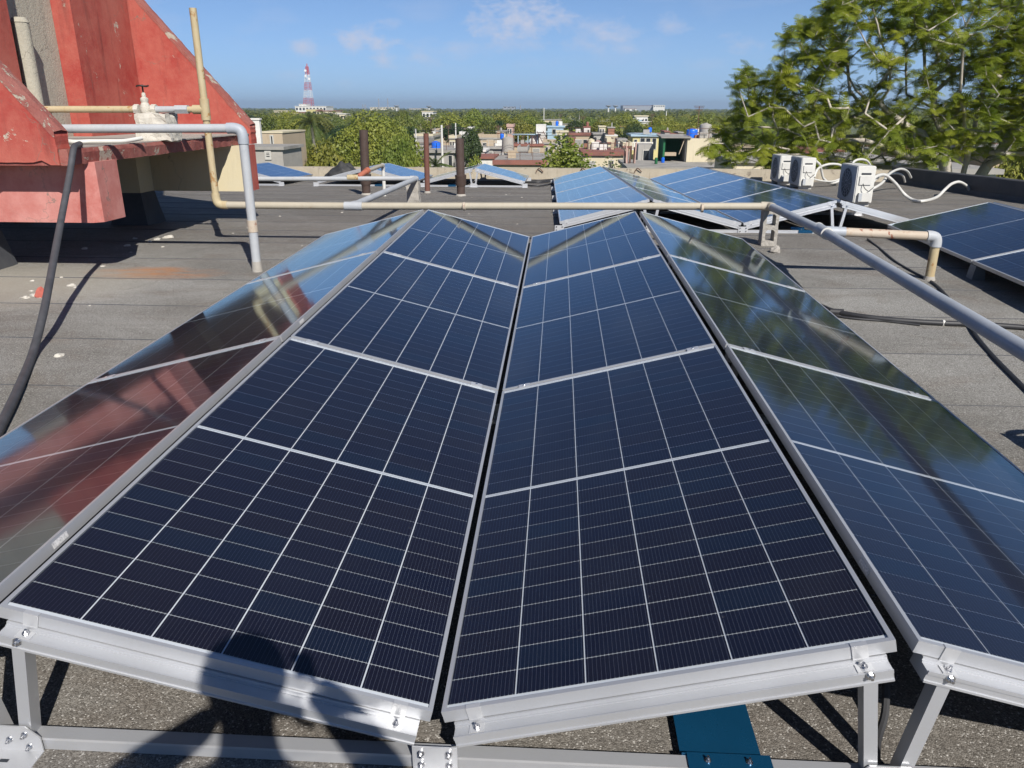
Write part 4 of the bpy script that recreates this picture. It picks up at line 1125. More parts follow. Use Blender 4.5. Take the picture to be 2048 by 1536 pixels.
person('person', pl, 0, 'person in dark clothes taking the picture, whose shadow falls on the near panels', J, E_, RD,
       [('fingers', 'skin', fing), ('hair', 'hair', hairm),
        ('trousers', 'denim', MB().cyl((-.12, .01, .1), (-.105, 0, .93), .062, .10, n=16).cyl((.12, .01, .1), (.105, 0, .93), .062, .10, n=16))])
phone = MB().bx(CAM.x-.02, CAM.x+.135, CAM.y-.032, CAM.y-.024, CAM.z-.055, CAM.z+.016)
tag(phone.build('phone', 'tank_black'), 'phone held up by the person taking the picture', 'phone')
# tool bag beyond the right edge of the frame, its shadow reaches into the picture
tb = thing('tool_bag', 'black tool bag with tan strap standing right of the foreground array', 'bag', (2.95, 1.66, zr(1.7)))
z0 = zr(1.7)
part(rough_block(2.76, 3.30, 1.45, 1.80, z0-.003, z0+.40, 5, .02, 9, .12), 'bag_body', 'dark_cloth', tb)
part(MB().tube(smoothpath([(2.86, 1.62, z0+.36), (2.88, 1.62, z0+.52), (3.02, 1.62, z0+.58), (3.16, 1.62, z0+.52), (3.20, 1.62, z0+.36)], 5), .018, 8), 'handle', 'tan_cloth', tb)
part(MB().bx(2.742, 2.752, 1.50, 1.58, z0+.03, z0+.33), 'strap', 'tan_cloth', tb)

#BACKGROUND
HAZE = True
# ================================================================ TREES AND TOWN
def leaf_cloud(lobes, nleaf, leaf, seed, up=.25, aspect=.6, fill=.35, droop=0.0):
    rnd = random.Random(seed); V = []; F = []
    tot = sum(l[3]*l[4]+l[3]*l[5]+l[4]*l[5] for l in lobes); cum = []; a = 0
    for l in lobes: a += (l[3]*l[4]+l[3]*l[5]+l[4]*l[5])/tot; cum.append(a)
    k = 0
    while k < nleaf:
        u = rnd.random(); li = next((i for i, c in enumerate(cum) if u <= c), len(lobes)-1); l = lobes[li]
        z = rnd.uniform(-.75, 1); ph = rnd.uniform(0, 2*math.pi); s = math.sqrt(1-z*z)
        n = Vector((s*math.cos(ph), s*math.sin(ph), z))
        rr = (1-fill*rnd.random()**1.6)*(1+.10*mnoise.noise(n*2.6+Vector((seed, li, 0))) + .08*mnoise.noise(n*6+Vector((li, seed, 0))))
        p = Vector((l[0]+n.x*l[3]*rr, l[1]+n.y*l[4]*rr, l[2]+n.z*l[5]*rr))
        nn = (n*.9+Vector((rnd.gauss(0, .55), rnd.gauss(0, .55), rnd.gauss(0, .55)+up))).normalized()
        x, y = ortho(nn); a = rnd.uniform(0, 6.283); x, y = x*math.cos(a)+y*math.sin(a), y*math.cos(a)-x*math.sin(a)
        sz = leaf*rnd.uniform(.55, 1.3); h = x*sz*.5; g = y*sz*.5*aspect
        b = len(V); dz = Vector((0, 0, -droop*sz))
        V += [p-h, p+g*.9, p+h+dz, p-g]; F.append((b, b+1, b+2, b+3)); k += 1
    return V, F
def raw_mesh(name, V, F, mat):
    me = bpy.data.meshes.new(name); me.from_pydata(V, [], F); me.materials.append(MATS[mat]); me.update(); return me
def lobes_dome(r, h, n, seed, squash=.75, zc=None):
    rnd = random.Random(seed); L = [(0, 0, zc or h-r*squash, r*.72, r*.72, r*squash*.8)]
    for i in range(n):
        a = 2.4*i+rnd.random(); q = math.sqrt((i+.5)/n); z = (1-q*q)*.55
        s = r*rnd.uniform(.26, .42)
        L.append((r*.78*q*math.cos(a), r*.78*q*math.sin(a), (zc or h-r*squash)+r*squash*(z-.15)+rnd.uniform(-.1, .15)*r, s, s, s*.8))
    return L
def trunk_mesh(h, r, seed, nb=5, spread=2.0):
    rnd = random.Random(seed); m = MB()
    m.tube(smoothpath([(0, 0, -.2), (rnd.uniform(-.2, .2), rnd.uniform(-.2, .2), h*.5), (rnd.uniform(-.3, .3), rnd.uniform(-.3, .3), h)], 4), [r*(1-.045*i) for i in range(9)], 8)
    for i in range(nb):
        a = 6.283*i/nb+rnd.random(); z = h*rnd.uniform(.6, .95)
        m.tube(smoothpath([(0, 0, z), (spread*.5*math.cos(a), spread*.5*math.sin(a), z+spread*.4), (spread*math.cos(a), spread*math.sin(a), z+spread*.9)], 3), [r*.5*(1-.12*k) for k in range(7)], 6)
    return m.mesh('trunk', 'bark')
def tree_proto(kind, seed):
    if kind == 'mango': L, nl, lf, mat, h, r = lobes_dome(6.6, 10.5, 34, seed, .8), 26000, .34, 'leaf_mango', 10.5, 6.6
    elif kind == 'broad': L, nl, lf, mat, h, r = lobes_dome(4.2, 8.2, 16, seed, .72), 6500, .40, 'leaf_green', 8.2, 4.2
    elif kind == 'olive': L, nl, lf, mat, h, r = lobes_dome(4.6, 8.0, 18, seed, .62), 6500, .42, 'leaf_mango', 8.0, 4.6
    elif kind == 'dark': L, nl, lf, mat, h, r = lobes_dome(2.7, 8.8, 14, seed, 1.15), 6500, .30, 'leaf_dark', 8.8, 2.7
    elif kind == 'pale': L, nl, lf, mat, h, r = lobes_dome(1.6, 3.6, 12, seed, .9), 1600, .22, 'leaf_pale', 3.6, 1.6
    V, F = leaf_cloud(L, nl, lf, seed)
    return raw_mesh('crown', V, F, mat), trunk_mesh(h*.55, .05*r+.06, seed, 5, r*.45), h, r
PROTO = {}
for k, n in (('mango', 2), ('broad', 4), ('olive', 3), ('dark', 1), ('pale', 1)):
    PROTO[k] = [tree_proto(k, 31*i+len(k)) for i in range(n)]
TREE_N = [0]
def place_tree(kind, x, y, h, r, label, group, rz=None, name='broadleaf_tree', parts=True):
    TREE_N[0] += 1
    cm, tm, ph, pr_ = PROTO[kind][TREE_N[0] % len(PROTO[kind])]
    th = thing(name, label, 'tree', (x, y, GZ), group)
    th.rotation_euler = (0, 0, rz if rz is not None else random.uniform(0, 6.28)); th.scale = (r/pr_, r/pr_, h/ph)
    lpart(tm, 'trunk', th); lpart(cm, 'crown', th)
    return th
def px_tree(kind, px, pytop, wpx, D, label, group=None):
    p = atY(px, pytop, D); return place_tree(kind, p.x, p.y, p.z-GZ, wpx/FPX*D/2*1.02, label, group)
px_tree('mango', 742, 216, 205, 76, 'large rounded mango tree behind the leftmost brown vent, its top at the skyline', None)
px_tree('olive', 640, 288, 150, 58, 'low yellow-green tree below the coconut palm', None)
px_tree('mango', 588, 218, 125, 118, 'tall dome-shaped tree left of the coconut palm', None)
px_tree('broad', 533, 226, 75, 130, 'green tree just right of the red fin tip', None)
px_tree('olive', 800, 262, 70, 70, 'bushy tree at the right flank of the large mango tree', None)
px_tree('dark', 938, 241, 56, 84, 'dark columnar tree right of the rightmost brown vent', None)
px_tree('olive', 950, 318, 60, 66, 'low bush in front of the dark columnar tree', None)
px_tree('olive', 895, 228, 95, 190, 'wide green tree behind the thin reddish vent', None)
px_tree('olive', 1000, 228, 70, 200, 'light green tree above the old concrete water tank', None)
px_tree('broad', 975, 236, 55, 150, 'dark green tree left of the old concrete water tank', None)
px_tree('dark', 1150, 235, 52, 170, 'dark green tree behind the white rooftop room', None)
px_tree('broad', 1178, 232, 62, 185, 'round tree behind the red capped stair tower', None)
px_tree('dark', 1268, 240, 58, 165, 'dark tree left of the yellow porch house', None)
px_tree('mango', 1325, 226, 115, 170, 'big spreading olive tree above the yellow porch house', None)
px_tree('olive', 1400, 230, 90, 185, 'olive tree above the blue tank', None)
px_tree('mango', 1230, 228, 60, 230, 'rounded tree right of the royal palm', None)
px_tree('olive', 1060, 232, 65, 240, 'light green tree left of the royal palm', None)
# sparse shrub tree by the cream house and the pale shrub
def shrub(px, pt, D, wpx, mat, nleaf, lf, label):
    top = atY(px, pt, D); base = Vector((top.x, D, GZ)); rnd = random.Random(px); H = top.z-GZ; rad = wpx/FPX*D/2
    th = thing('shrub_tree', label, 'tree', base); m = MB(); V = []; F = []; tips = []
    for i in range(13):
        a = rnd.uniform(0, 6.28); q = rnd.uniform(.2, 1); e = Vector((rad*q*math.cos(a), rad*q*math.sin(a), H*(1-.28*q*q)*rnd.uniform(.8, 1)))
        path = smoothpath([(rnd.uniform(-.2, .2), rnd.uniform(-.2, .2), 0), (e.x*.35, e.y*.35, e.z*.5), (e.x*.8, e.y*.8, e.z*.8), e], 4)
        m.tube([p+base for p in path], [.055*(1-.07*k) for k in range(len(path))], 6); tips += path[5:]
    for k in range(nleaf):
        p = rnd.choice(tips)+Vector((rnd.gauss(0, .30), rnd.gauss(0, .30), rnd.gauss(-.05, .30)))
        n = Vector((rnd.gauss(0, 1), rnd.gauss(0, 1)-.4, rnd.gauss(0, 1)+.5)).normalized(); x, y = ortho(n); s = lf*rnd.uniform(.5, 1.2); b = len(V)
        V += [p-x*s*.5, p+y*s*.3, p+x*s*.5, p-y*s*.3]; F.append((b, b+1, b+2, b+3))
    part(m, 'stems', 'bark', th); lpart(raw_mesh('crown', V, F, mat), 'crown', th)
shrub(1130, 256, 46, 104, 'leaf_mango', 6500, .26, 'sparse leggy tree with pale stems left of the cream house')
shrub(1226, 302, 50, 34, 'leaf_pale', 900, .22, 'pale silvery shrub in front of the cream house wall')
# palms
def palm(px, py, D, flen, nf, label, trunk_r=.16, arch=1.0):
    c = atY(px, py, D); base = Vector((c.x, c.y, GZ)); rnd = random.Random(int(px)); th = thing('palm_tree', label, 'palm', base)
    part(MB().tube(smoothpath([base, base+Vector((.25, 0, (c.z-GZ)*.5)), c], 6), [trunk_r*(1.25-.04*i) for i in range(13)], 8), 'trunk', 'bark', th)
    for i in range(nf):
        a = 2.4*i; e0 = rnd.uniform(.15, 1.25) if i % 3 else rnd.uniform(-.5, .2)
        d = Vector((math.cos(a), math.sin(a), 0)); L = flen*rnd.uniform(.8, 1.1); V = []; F = []; p = c.copy(); el = e0; prev = p
        side = Vector((-d.y, d.x, 0)); n = 13
        pts = [p.copy()]
        for k in range(n):
            p = p+(d*math.cos(el)+Vector((0, 0, math.sin(el))))*(L/n); el -= arch*.16; pts.append(p.copy())
        for k in range(1, n+1):
            t = (pts[k]-pts[k-1]).normalized()
            for sgn in (-1, 1):
                for h in (0, .5):
                    q = pts[k-1].lerp(pts[k], h); ln = flen*.24*math.sin(math.pi*min(1, (k+h)/(n+1)*.9+.08)); tip = q+(side*sgn*.75+t*.55+Vector((0, 0, -.35)))*ln; wd = t*(.05+.012*flen)
                    b = len(V); V += [q, q+wd, tip]; F.append((b, b+1, b+2))
        rach = MB().tube(pts, [.03*(1-.06*k) for k in range(len(pts))], 4)
        b = len(V); V += rach.v; F += [tuple(i+b for i in f) for f in rach.f]
        me = raw_mesh('frond', [v-base for v in V], F, 'leaf_palm'); lpart(me, 'frond', th)
palm(622, 246, 74, 3.0, 22, 'tall coconut palm with drooping fronds left of the large mango tree')
palm(872, 332, 56, 1.9, 14, 'young palm with upright fronds just behind the far parapet', .1, .5)
palm(1158, 222, 330, 3.4, 16, 'distant royal palm standing above the trees right of centre', .25)

# ---- houses
WINN = [0]
def house(name, label, px0, px1, pyt, D, depth, wall, roof_m, slab=.22, over=.3, wins=(), zb=None, group=None, cat='house', parapet=0):
    a, b = atY(px0, pyt, D), atY(px1, pyt, D); z1 = a.z; zb = GZ-.1 if zb is None else zb
    th = thing(name, label, cat, ((a.x+b.x)/2, D+depth/2, zb), group)
    wl = part(MB().bx(a.x+over, b.x-over, D+over, D+depth-over, zb, z1-slab), 'wall', wall, th)
    part(MB().bx(a.x, b.x, D, D+depth, z1-slab, z1), 'roof', roof_m, th)
    if parapet:
        m = MB().bx(a.x, b.x, D, D+.15, z1, z1+parapet).bx(a.x, a.x+.15, D+.15, D+depth, z1, z1+parapet).bx(b.x-.15, b.x, D+.15, D+depth, z1, z1+parapet)
        part(m, 'roof_parapet', wall, th)
    for (u0, u1, v0, v1, kind) in wins:       # u fraction of the front, v metres below the roof
        x0 = a.x+over+(b.x-a.x-2*over)*u0; x1 = a.x+over+(b.x-a.x-2*over)*u1; yf = D+over
        if kind == 'door':
            part(MB().bx(x0, x1, yf-.03, yf-.002, z1-v1, z1-v0), 'door', 'rust_iron', th)
        else:
            fr = part(MB().bx(x0-.08, x1+.08, yf-.06, yf-.001, z1-v1-.08, z1-v1).bx(x0-.08, x1+.08, yf-.06, yf-.001, z1-v0, z1-v0+.08).bx(x0-.08, x0, yf-.06, yf-.001, z1-v1, z1-v0).bx(x1, x1+.08, yf-.06, yf-.001, z1-v1, z1-v0), 'window', 'shutter', th)
            sub(MB().bx(x0, x1, yf-.02, yf-.003, z1-v1, z1-v0), 'pane', 'window_dark', fr, th.location)
            if kind == 'louvre':
                m = MB()
                k = 0
                while v0+.12*k < v1-.05:
                    m.bx(x0, x1, yf-.045, yf-.022, z1-v0-.12*k-.07, z1-v0-.12*k); k += 1
                sub(m, 'louvres', 'shutter', fr, th.location)
    rnd = random.Random(int(px0*7+D)); w_ = b.x-a.x
    if w_ > 2.2 and D > 65:
        q = a.x+w_*rnd.uniform(.15, .85); yq = D+depth*rnd.uniform(.3, .8); hq = rnd.uniform(1.2, 2.6)
        an = MB().cyl((q, yq, z1), (q, yq, z1+hq), .03, n=5)
        for k in range(4): an.cyl((q-.45+.06*k, yq, z1+hq-.12*k), (q+.45-.06*k, yq, z1+hq-.12*k), .018, n=4)
        part(an, 'antenna', 'rust_iron', th)
        for k in range(rnd.randint(1, 3)):
            q = a.x+w_*rnd.uniform(.1, .8); yq = D+depth*rnd.uniform(.15, .7); sx_, sz_ = rnd.uniform(.3, .9), rnd.uniform(.25, .8)
            part(MB().bx(q, q+sx_, yq, yq+.5, z1+.002, z1+sz_), 'roof_box', rnd.choice(('wall_grey', 'wall_tan', 'wall_white', 'wall_brick')), th)
        if rnd.random() < .5 and not parapet:
            m = MB(); n_ = max(3, int(w_/1.1))
            for k in range(n_+1): x = a.x+.1+(w_-.2)*k/n_; m.bx(x-.025, x+.025, D+.06, D+.11, z1, z1+.8)
            m.bx(a.x+.1, b.x-.1, D+.07, D+.10, z1+.76, z1+.80).bx(a.x+.1, b.x-.1, D+.07, D+.10, z1+.40, z1+.43); part(m, 'railing', rnd.choice(('shutter', 'rust_iron')), th)
    return th
def tank(px0, px1, py0, py1, D, mat, label, legs=True, lid=True, ribs=3):
    a, b = atY(px0, py1, D), atY(px1, py0, D); r = (b.x-a.x)/2; x = (a.x+b.x)/2; z0, z1 = a.z, b.z; h = z1-z0
    th = thing('water_tank', label, 'water tank', (x, D, z0), 'roof water tanks')
    prof = [(r*.96, 0)]
    for i in range(ribs*2+1): prof.append((r*(1.0 if i % 2 else .965), h*.04+h*.82*i/max(1, ribs*2)))
    prof += [(r*.9, h*.93), (r*.5, h*.985), (r*.3, h)]
    part(MB().lathe(prof, (x, D, z0), 22), 'shell', mat, th)
    if lid: part(MB().cyl((x, D, z1-.02), (x, D, z1+.05), r*.34, n=16), 'lid', mat, th)
    if legs: part(MB().bx(x-r*.9, x-r*.55, D-r*.8, D+r*.8, z0-.35, z0).bx(x+r*.55, x+r*.9, D-r*.8, D+r*.8, z0-.35, z0), 'supports', 'wall_grey', th)
    return th
house('flat_roof_house', 'flat roofed house with a red painted roof edge, centre of the town view', 987, 1093, 320, 82, 13.5, 'wall_cream', 'roof_slab', .06, .0, ())
a, b = atY(987, 320, 82), atY(1093, 320, 82)
fs_ = thing('roof_fascia', 'red painted fascia beam along the front of the flat roofed house', 'fascia', ((a.x+b.x)/2, 81.9, a.z-.5))
part(MB().bx(a.x-.1, b.x+.1, 81.7, 81.995, a.z-.45, a.z+.02), 'beam', 'roof_red', fs_)
house('small_house', 'small lean-to house with terracotta coloured roof left of the red edged roof', 952, 990, 313, 86, 6, 'wall_white', 'roof_red', .25, .2)
tank(1003, 1028, 274, 303, 92, 'concrete', 'big weathered concrete water tank on the red edged roof', True, True, 0)
tank(1000, 1008, 267, 278, 118, 'tank_blue', 'small blue barrel above the concrete water tank')
house('grey_house', 'grey rendered house with flat roof between the thin vent and the right thick vent', 832, 914, 300, 88, 12, 'wall_grey', 'roof_slab', .3, .35, ((.05, .12, .9, 2.4, 'door'), (.6, .68, .8, 1.9, 'win'), (.83, .93, .6, 2.0, 'win')))
tank(863, 881, 283, 297, 93, 'tank_blue', 'squat blue water tank on the grey rendered house')
house('cream_house', 'cream two-storey house behind the blue squat tank', 828, 866, 272, 116, 9, 'wall_cream', 'roof_slab', .25, .2, ((.5, .72, .6, 1.8, 'louvre'),), parapet=.3)
house('tan_house', 'tan unfinished house with parapet left of the concrete water tank', 955, 1000, 275, 122, 9, 'wall_tan', 'roof_slab', .25, .2, ((.2, .38, .8, 1.9, 'win'), (.6, .8, .8, 2.6, 'door')), parapet=.5)
house('grey_house', 'low grey block house left of the concrete tank, under the tan house', 962, 1006, 293, 100, 7, 'wall_grey', 'roof_slab', .3, .3, ((.2, .5, .6, 1.3, 'louvre'),))
house('long_house', 'long low house with reddish roof edge under the white rooftop room', 1026, 1094, 288, 128, 7, 'wall_tan', 'roof_red', .35, .2, ((.15, .35, .7, 1.8, 'win'), (.6, .8, .7, 1.8, 'louvre')))
house('rooftop_room', 'white rooftop room with outside stair', 1072, 1092, 249, 131, 4, 'wall_white', 'wall_white', .2, .02, (), zb=atY(1072, 288, 131).z+.01)
def canopy():
    D = 129.5; a, b = atY(1024, 268, D), atY(1084, 268, D); zb = atY(1024, 288, D).z
    th = thing('rooftop_canopy', 'pale blue canopy on posts beside the white rooftop room', 'canopy', ((a.x+b.x)/2, D, zb))
    part(MB().bx(a.x, b.x-.2, D, D+1.4, a.z-.15, a.z), 'canopy_roof', 'wall_blue', th)
    for k in range(6):
        x = a.x+.2+(b.x-a.x-.9)*k/5; part(MB().bx(x-.06, x+.06, D+.1, D+.22, zb, a.z-.15), 'post', 'wall_blue' if k % 2 else 'rust_iron', th)
    part(MB().bx(b.x-1.9, b.x-.5, D+.6, D+1.3, zb, a.z-.15), 'kiosk', 'wall_white', th)
canopy()
def stair():
    D = 129.0; a = atY(1094, 290, D); b = atY(1080, 262, D); th = thing('outside_stair', 'steep dark metal stair up to the white rooftop room', 'stair', a)
    for k in range(9):
        t_ = k/9; p = a.lerp(b, t_); part(MB().bx(p.x-.5, p.x+.5, D-.1, D+.15, p.z, p.z+.07), 'tread', 'rust_iron', th)
    for s in (-.5, .5): part(MB().beam(a+Vector((s, 0, 0)), b+Vector((s, 0, 0)), .06, .1), 'stringer', 'rust_iron', th)
stair()
house('blue_house', 'low pale blue house right of the white rooftop room', 1093, 1130, 252, 150, 6, 'wall_blue', 'wall_blue', .25, .2, ((.3, .5, .6, 1.4, 'win'),))
tank(1111, 1117, 242, 252, 152, 'tank_blue', 'small blue tank on the pale blue house')
house('cream_house', 'cream house with pergola-like openings behind the leggy tree', 1112, 1138, 262, 126, 6, 'wall_cream', 'wall_cream', .25, .1, ((.1, .35, .6, 2.0, 'win'), (.55, .85, .6, 2.0, 'win')))
house('tan_house', 'tan house with a red band under its roof edge', 1136, 1182, 266, 124, 7, 'wall_tan', 'roof_red', .4, .15, ((.3, .62, 1.0, 1.9, 'louvre'), (.7, .92, 1.0, 1.9, 'win')))
house('stair_tower', 'white stair tower with red cap on the tan house', 1167, 1182, 253, 127, 3, 'wall_white', 'roof_red', .15, .1, ((.6, .8, .5, 1.1, 'win'),), zb=atY(1167, 268, 127).z)
tank(1172, 1178, 244, 253, 128, 'roof_red', 'small rust red tank on the white stair tower', False)
house('grey_house', 'grey house between the stair tower and the brick rooftop cube', 1186, 1213, 267, 120, 7, 'wall_grey', 'roof_slab', .2, .15, ((.3, .7, .7, 1.4, 'louvre'),))
tank(1201, 1206, 258, 267, 122, 'wall_grey', 'small grey tank on the grey house by the brick cube', False)
house('brick_cube', 'bare brick rooftop cube with flat lid', 1215, 1231, 254, 118, 3, 'wall_brick', 'roof_slab', .15, .12, (), zb=atY(1215, 270, 118).z)
house('cream_house', 'cream house under the bare brick rooftop cube', 1211, 1236, 270, 117, 6, 'wall_cream', 'wall_white', .15, .05, ((.2, .5, .6, 1.6, 'win'), (.65, .9, .5, 2.1, 'door')))
house('cream_house', 'cream walled house with rusty roof edge, right of centre', 1162, 1252, 303, 80, 8, 'wall_cream', 'roof_red', .4, .25, ((.18, .3, 1.0, 1.8, 'louvre'), (.66, .76, .9, 1.8, 'win')))
tank(1174, 1190, 278, 299, 85, 'wall_cream', 'cream cylindrical tank on the cream walled house', True, True, 0)
tank(1197, 1216, 284, 298, 86, 'tank_black', 'black water tank beside the cream tank')
a = atY(1168, 300, 86); bq = thing('tank_stand', 'red painted masonry stand behind the cream tank', 'stand', (a.x+.6, 86.6, a.z))
part(MB().bx(a.x, a.x+.35, 86.3, 86.9, a.z-.2, a.z+.65), 'pier', 'wall_brick', bq); part(MB().bx(a.x+1.2, a.x+1.6, 86.3, 86.9, a.z-.2, a.z+.75), 'pier', 'wall_brick', bq)
house('white_house', 'white gabled-looking low house left of the cream walled house', 1132, 1161, 311, 70, 6, 'wall_white', 'wall_white', .2, .1, ((.7, .85, .6, 1.6, 'win'),))
house('orange_hut', 'orange rooftop hut above the leggy tree', 1137, 1152, 275, 104, 3, 'roof_red', 'roof_red', .15, .1, (), zb=atY(1137, 291, 104).z)
house('yellow_house', 'yellow house with columned porch below the blue roof tank', 1262, 1323, 269, 110, 8, 'wall_yellow', 'wall_blue', .25, .3, ((.06, .16, .7, 1.9, 'win'), (.3, .46, .5, 1.9, 'win'), (.52, .68, .5, 1.9, 'win'), (.76, .9, .5, 1.9, 'win')))
a, b = atY(1264, 300, 108.3), atY(1306, 284, 108.3); pb_ = thing('porch_wall', 'white balustrade wall in front of the yellow porch house', 'wall', (a.x, 108.3, a.z))
part(MB().bx(a.x, b.x, 108.2, 108.4, a.z, b.z), 'wall_body', 'wall_white', pb_)
for k in range(9): x = a.x+(b.x-a.x)*(k+.5)/9; part(MB().bx(x-.05, x+.05, 108.14, 108.198, a.z+.2, b.z-.1), 'baluster', 'wall_cream', pb_)
tank(1296, 1304, 255, 264, 112, 'tank_blue', 'small blue tank on the yellow porch house')
# concrete terrace house on the right
D4 = 60.0
house('terrace_house', 'concrete house with wide flat terrace roof at the right of the town view', 1254, 1500, 334, D4, 9.6, 'wall_grey', 'roof_slab', .25, .2, ((.03, .09, .5, 1.6, 'win'), (.12, .16, .4, 2.2, 'door')))
zt4 = atY(1300, 334, D4).z
def shack():
    D = D4+6.5; x = lambda p: atY(p, 300, D).x; zr_ = atY(1330, 276, D).z
    th = thing('terrace_shed', 'green open fronted shed with ragged roof on the concrete terrace', 'shed', (x(1350), D, zt4))
    part(MB().bx(x(1326), x(1330), D, D+3, zt4, zr_), 'side_wall', 'wall_green', th)
    part(MB().bx(x(1330), x(1372), D+2.8, D+3, zt4, zr_), 'back_wall', 'wall_green', th)
    part(MB().bx(x(1371), x(1375), D-.05, D+3, zt4, zr_), 'side_wall', 'wall_grey', th)
    rf = MB().prism([(x(1320), D-.4, zr_+.0), (x(1320), D+3.1, zr_+.12), (x(1320), D+3.1, zr_+.22), (x(1320), D-.4, zr_+.1)], (x(1380)-x(1320), 0, 0)); part(rf, 'roof', 'roof_slab', th)
    part(MB().beam((x(1358), D-.1, zt4+.6), (x(1368), D-.1, zr_), .06, .06), 'prop', 'wall_tan', th)
    part(MB().bx(x(1329.5), x(1354), D+.3, D+1.1, zt4+.45, zt4+.72), 'bench', 'wall_tan', th)
shack()
house('cream_shed', 'cream walled room beside the green shed on the terrace', 1375.5, 1440, 277, D4+6.3, 3.2, 'wall_cream', 'wall_cream', .12, .0, (), zb=zt4)
tank(1372, 1396, 258, 276, D4+8, 'tank_blue', 'large bright blue water tank on the terrace rooms', True)
tank(1397, 1424, 247, 275, D4+8.6, 'wall_grey', 'tall grey water tank next to the large blue tank', True, True, 2)
def barrel(px0, px1, py0, py1, D, mat, label):
    a, b = atY(px0, py1, D), atY(px1, py0, D); r = (b.x-a.x)/2; th = thing('barrel', label, 'barrel', ((a.x+b.x)/2, D, zt4), 'barrels on the terrace')
    h = b.z-a.z; part(MB().lathe([(r*.9, 0), (r, h*.1), (r*.94, h*.3), (r, h*.35), (r*.94, h*.6), (r, h*.66), (r*.92, h)], th.location, 16), 'drum', mat, th); part(MB().cyl(th.location+Vector((0, 0, h)), th.location+Vector((0, 0, h+.06)), r*.75, n=14), 'lid', mat, th)
barrel(1309, 1316, 313, 324, D4+3.6, 'wall_green', 'green barrel standing on the terrace')
barrel(1322, 1330, 311, 320, D4+5.2, 'tank_blue', 'blue barrel standing on the terrace before the green shed')
def rebar():
    D = D4+4; th = thing('rebar_columns', 'cluster of rusty column cages at the left end of the terrace', 'rebar', (atY(1260, 320, D).x, D, zt4)); rnd = random.Random(4)
    for k in range(15):
        x = atY(1249+rnd.random()*24, 320, D).x; y = D+rnd.random()*1.0; part(MB().beam((x, y, zt4), (x+rnd.uniform(-.1, .1), y, zt4+rnd.uniform(1.1, 1.7)), .07, .07), 'bar', 'rust_iron' if k % 3 else 'wall_pink', th)
rebar()
house('grey_wall_room', 'grey low room with a doorway left of the green shed', 1277, 1308, 289, D4+8.8, 3, 'wall_grey', 'wall_grey', .1, .0, ((.35, .7, .5, 1.5, 'win'),), zb=zt4-.3)
random.seed(64)
crowd = [(960, 300, 92), (1002, 262, 140), (1045, 300, 100), (1100, 285, 104), (1125, 297, 96), (1190, 284, 100), (1222, 284, 97), (1245, 278, 104), (1255, 292, 88), (1335, 262, 140), (1362, 264, 150), (1398, 262, 140), (1425, 258, 150), (1440, 268, 125), (925, 268, 140), (905, 276, 128), (845, 284, 104), (870, 262, 150), (940, 258, 165), (1020, 252, 170), (1205, 252, 160), (1245, 252, 165), (1290, 250, 190)]
for i_, (px, pt, D) in enumerate(crowd):
    wd = random.uniform(14, 30)*100/D; wm = ('wall_white', 'wall_cream', 'wall_grey', 'wall_tan', 'wall_white', 'wall_pink', 'wall_cream')[i_ % 7]
    cn = {'wall_white': 'white', 'wall_cream': 'cream', 'wall_grey': 'grey', 'wall_tan': 'tan', 'wall_pink': 'pinkish'}[wm]
    pl_ = min(((abs(px-q), w_) for q, w_ in ((922, 'behind the rightmost brown vent'), (855, 'behind the thin vent'), (1016, 'near the concrete water tank'), (1082, 'near the white rooftop room'), (1130, 'behind the leggy tree'), (1175, 'near the red capped stair tower'), (1223, 'near the brick cube'), (1290, 'near the yellow porch house'), (1384, 'behind the large blue tank'), (1440, 'right of the tall grey tank'))))[1]
    house('town_house', '%s %s town house %s' % (('small', 'low', 'narrow')[i_ % 3], cn, pl_), px-wd/2, px+wd/2, pt, D, random.uniform(4, 7), wm, random.choice(('roof_slab', 'roof_slab', 'roof_red', wm)), .2, .15, ((.12, .32, .6, 1.5, 'win'), (.5, .75, .6, 1.5, random.choice(('win', 'louvre')))), group='houses in the crowd of roofs', parapet=random.choice((0, 0, .4)))
    if i_ % 4 == 1: tank(px-3*100/D, px+3*100/D, pt-9*100/D, pt-.2, D+2, random.choice(('tank_blue', 'wall_grey', 'tank_black')), 'small roof tank on a town house %s' % pl_)
# overhead wires between town poles
def wire(p0, p1, label):
    a, b = Vector(p0), Vector(p1); pts = [a.lerp(b, k/12)-Vector((0, 0, (b-a).length*.02*math.sin(math.pi*k/12))) for k in range(13)]
    tag(MB().tube(pts, .022, 4).build('overhead_wire', 'black_rubber'), label, 'wire', 'overhead wires')
wire(atY(831, 259, 100), atY(883, 252, 86), 'overhead wire left of the white pole'); wire(atY(883, 252, 86), atY(1224, 262, 95), 'long overhead wire crossing the town roofs from the white pole'); wire(atY(1224, 262, 95), atY(1460, 268, 80), 'overhead wire running right towards the blue tank'); wire(atY(883, 256, 86), atY(1224, 268, 95), 'lower overhead wire crossing the town roofs')
# near building at the left beyond the parapet
house('concrete_building', 'pale concrete building with small louvred window left beyond the parapet', 452, 567, 293, 40, 3.4, 'concrete', 'roof_slab', .16, .12, ((.69, .755, .28, .58, 'louvre'),), cat='building')
house('cream_building', 'cream rendered upper floor behind the pale concrete building', 516, 565, 263, 52, 5, 'wall_tan', 'wall_cream', .1, .05, ((.5, .56, .3, 1.1, 'win'),), cat='building')
a, b = atY(509, 300, 44), atY(518, 240, 44); cl = thing('white_column', 'tall white column beside the red fin tip', 'column', (a.x, 44, GZ)); part(MB().bx(a.x, b.x, 44, 44.25, GZ, b.z), 'shaft', 'wall_white', cl); part(MB().bx(a.x-.05, b.x+.05, 43.95, 44.3, b.z, b.z+.1), 'cap', 'wall_white', cl)
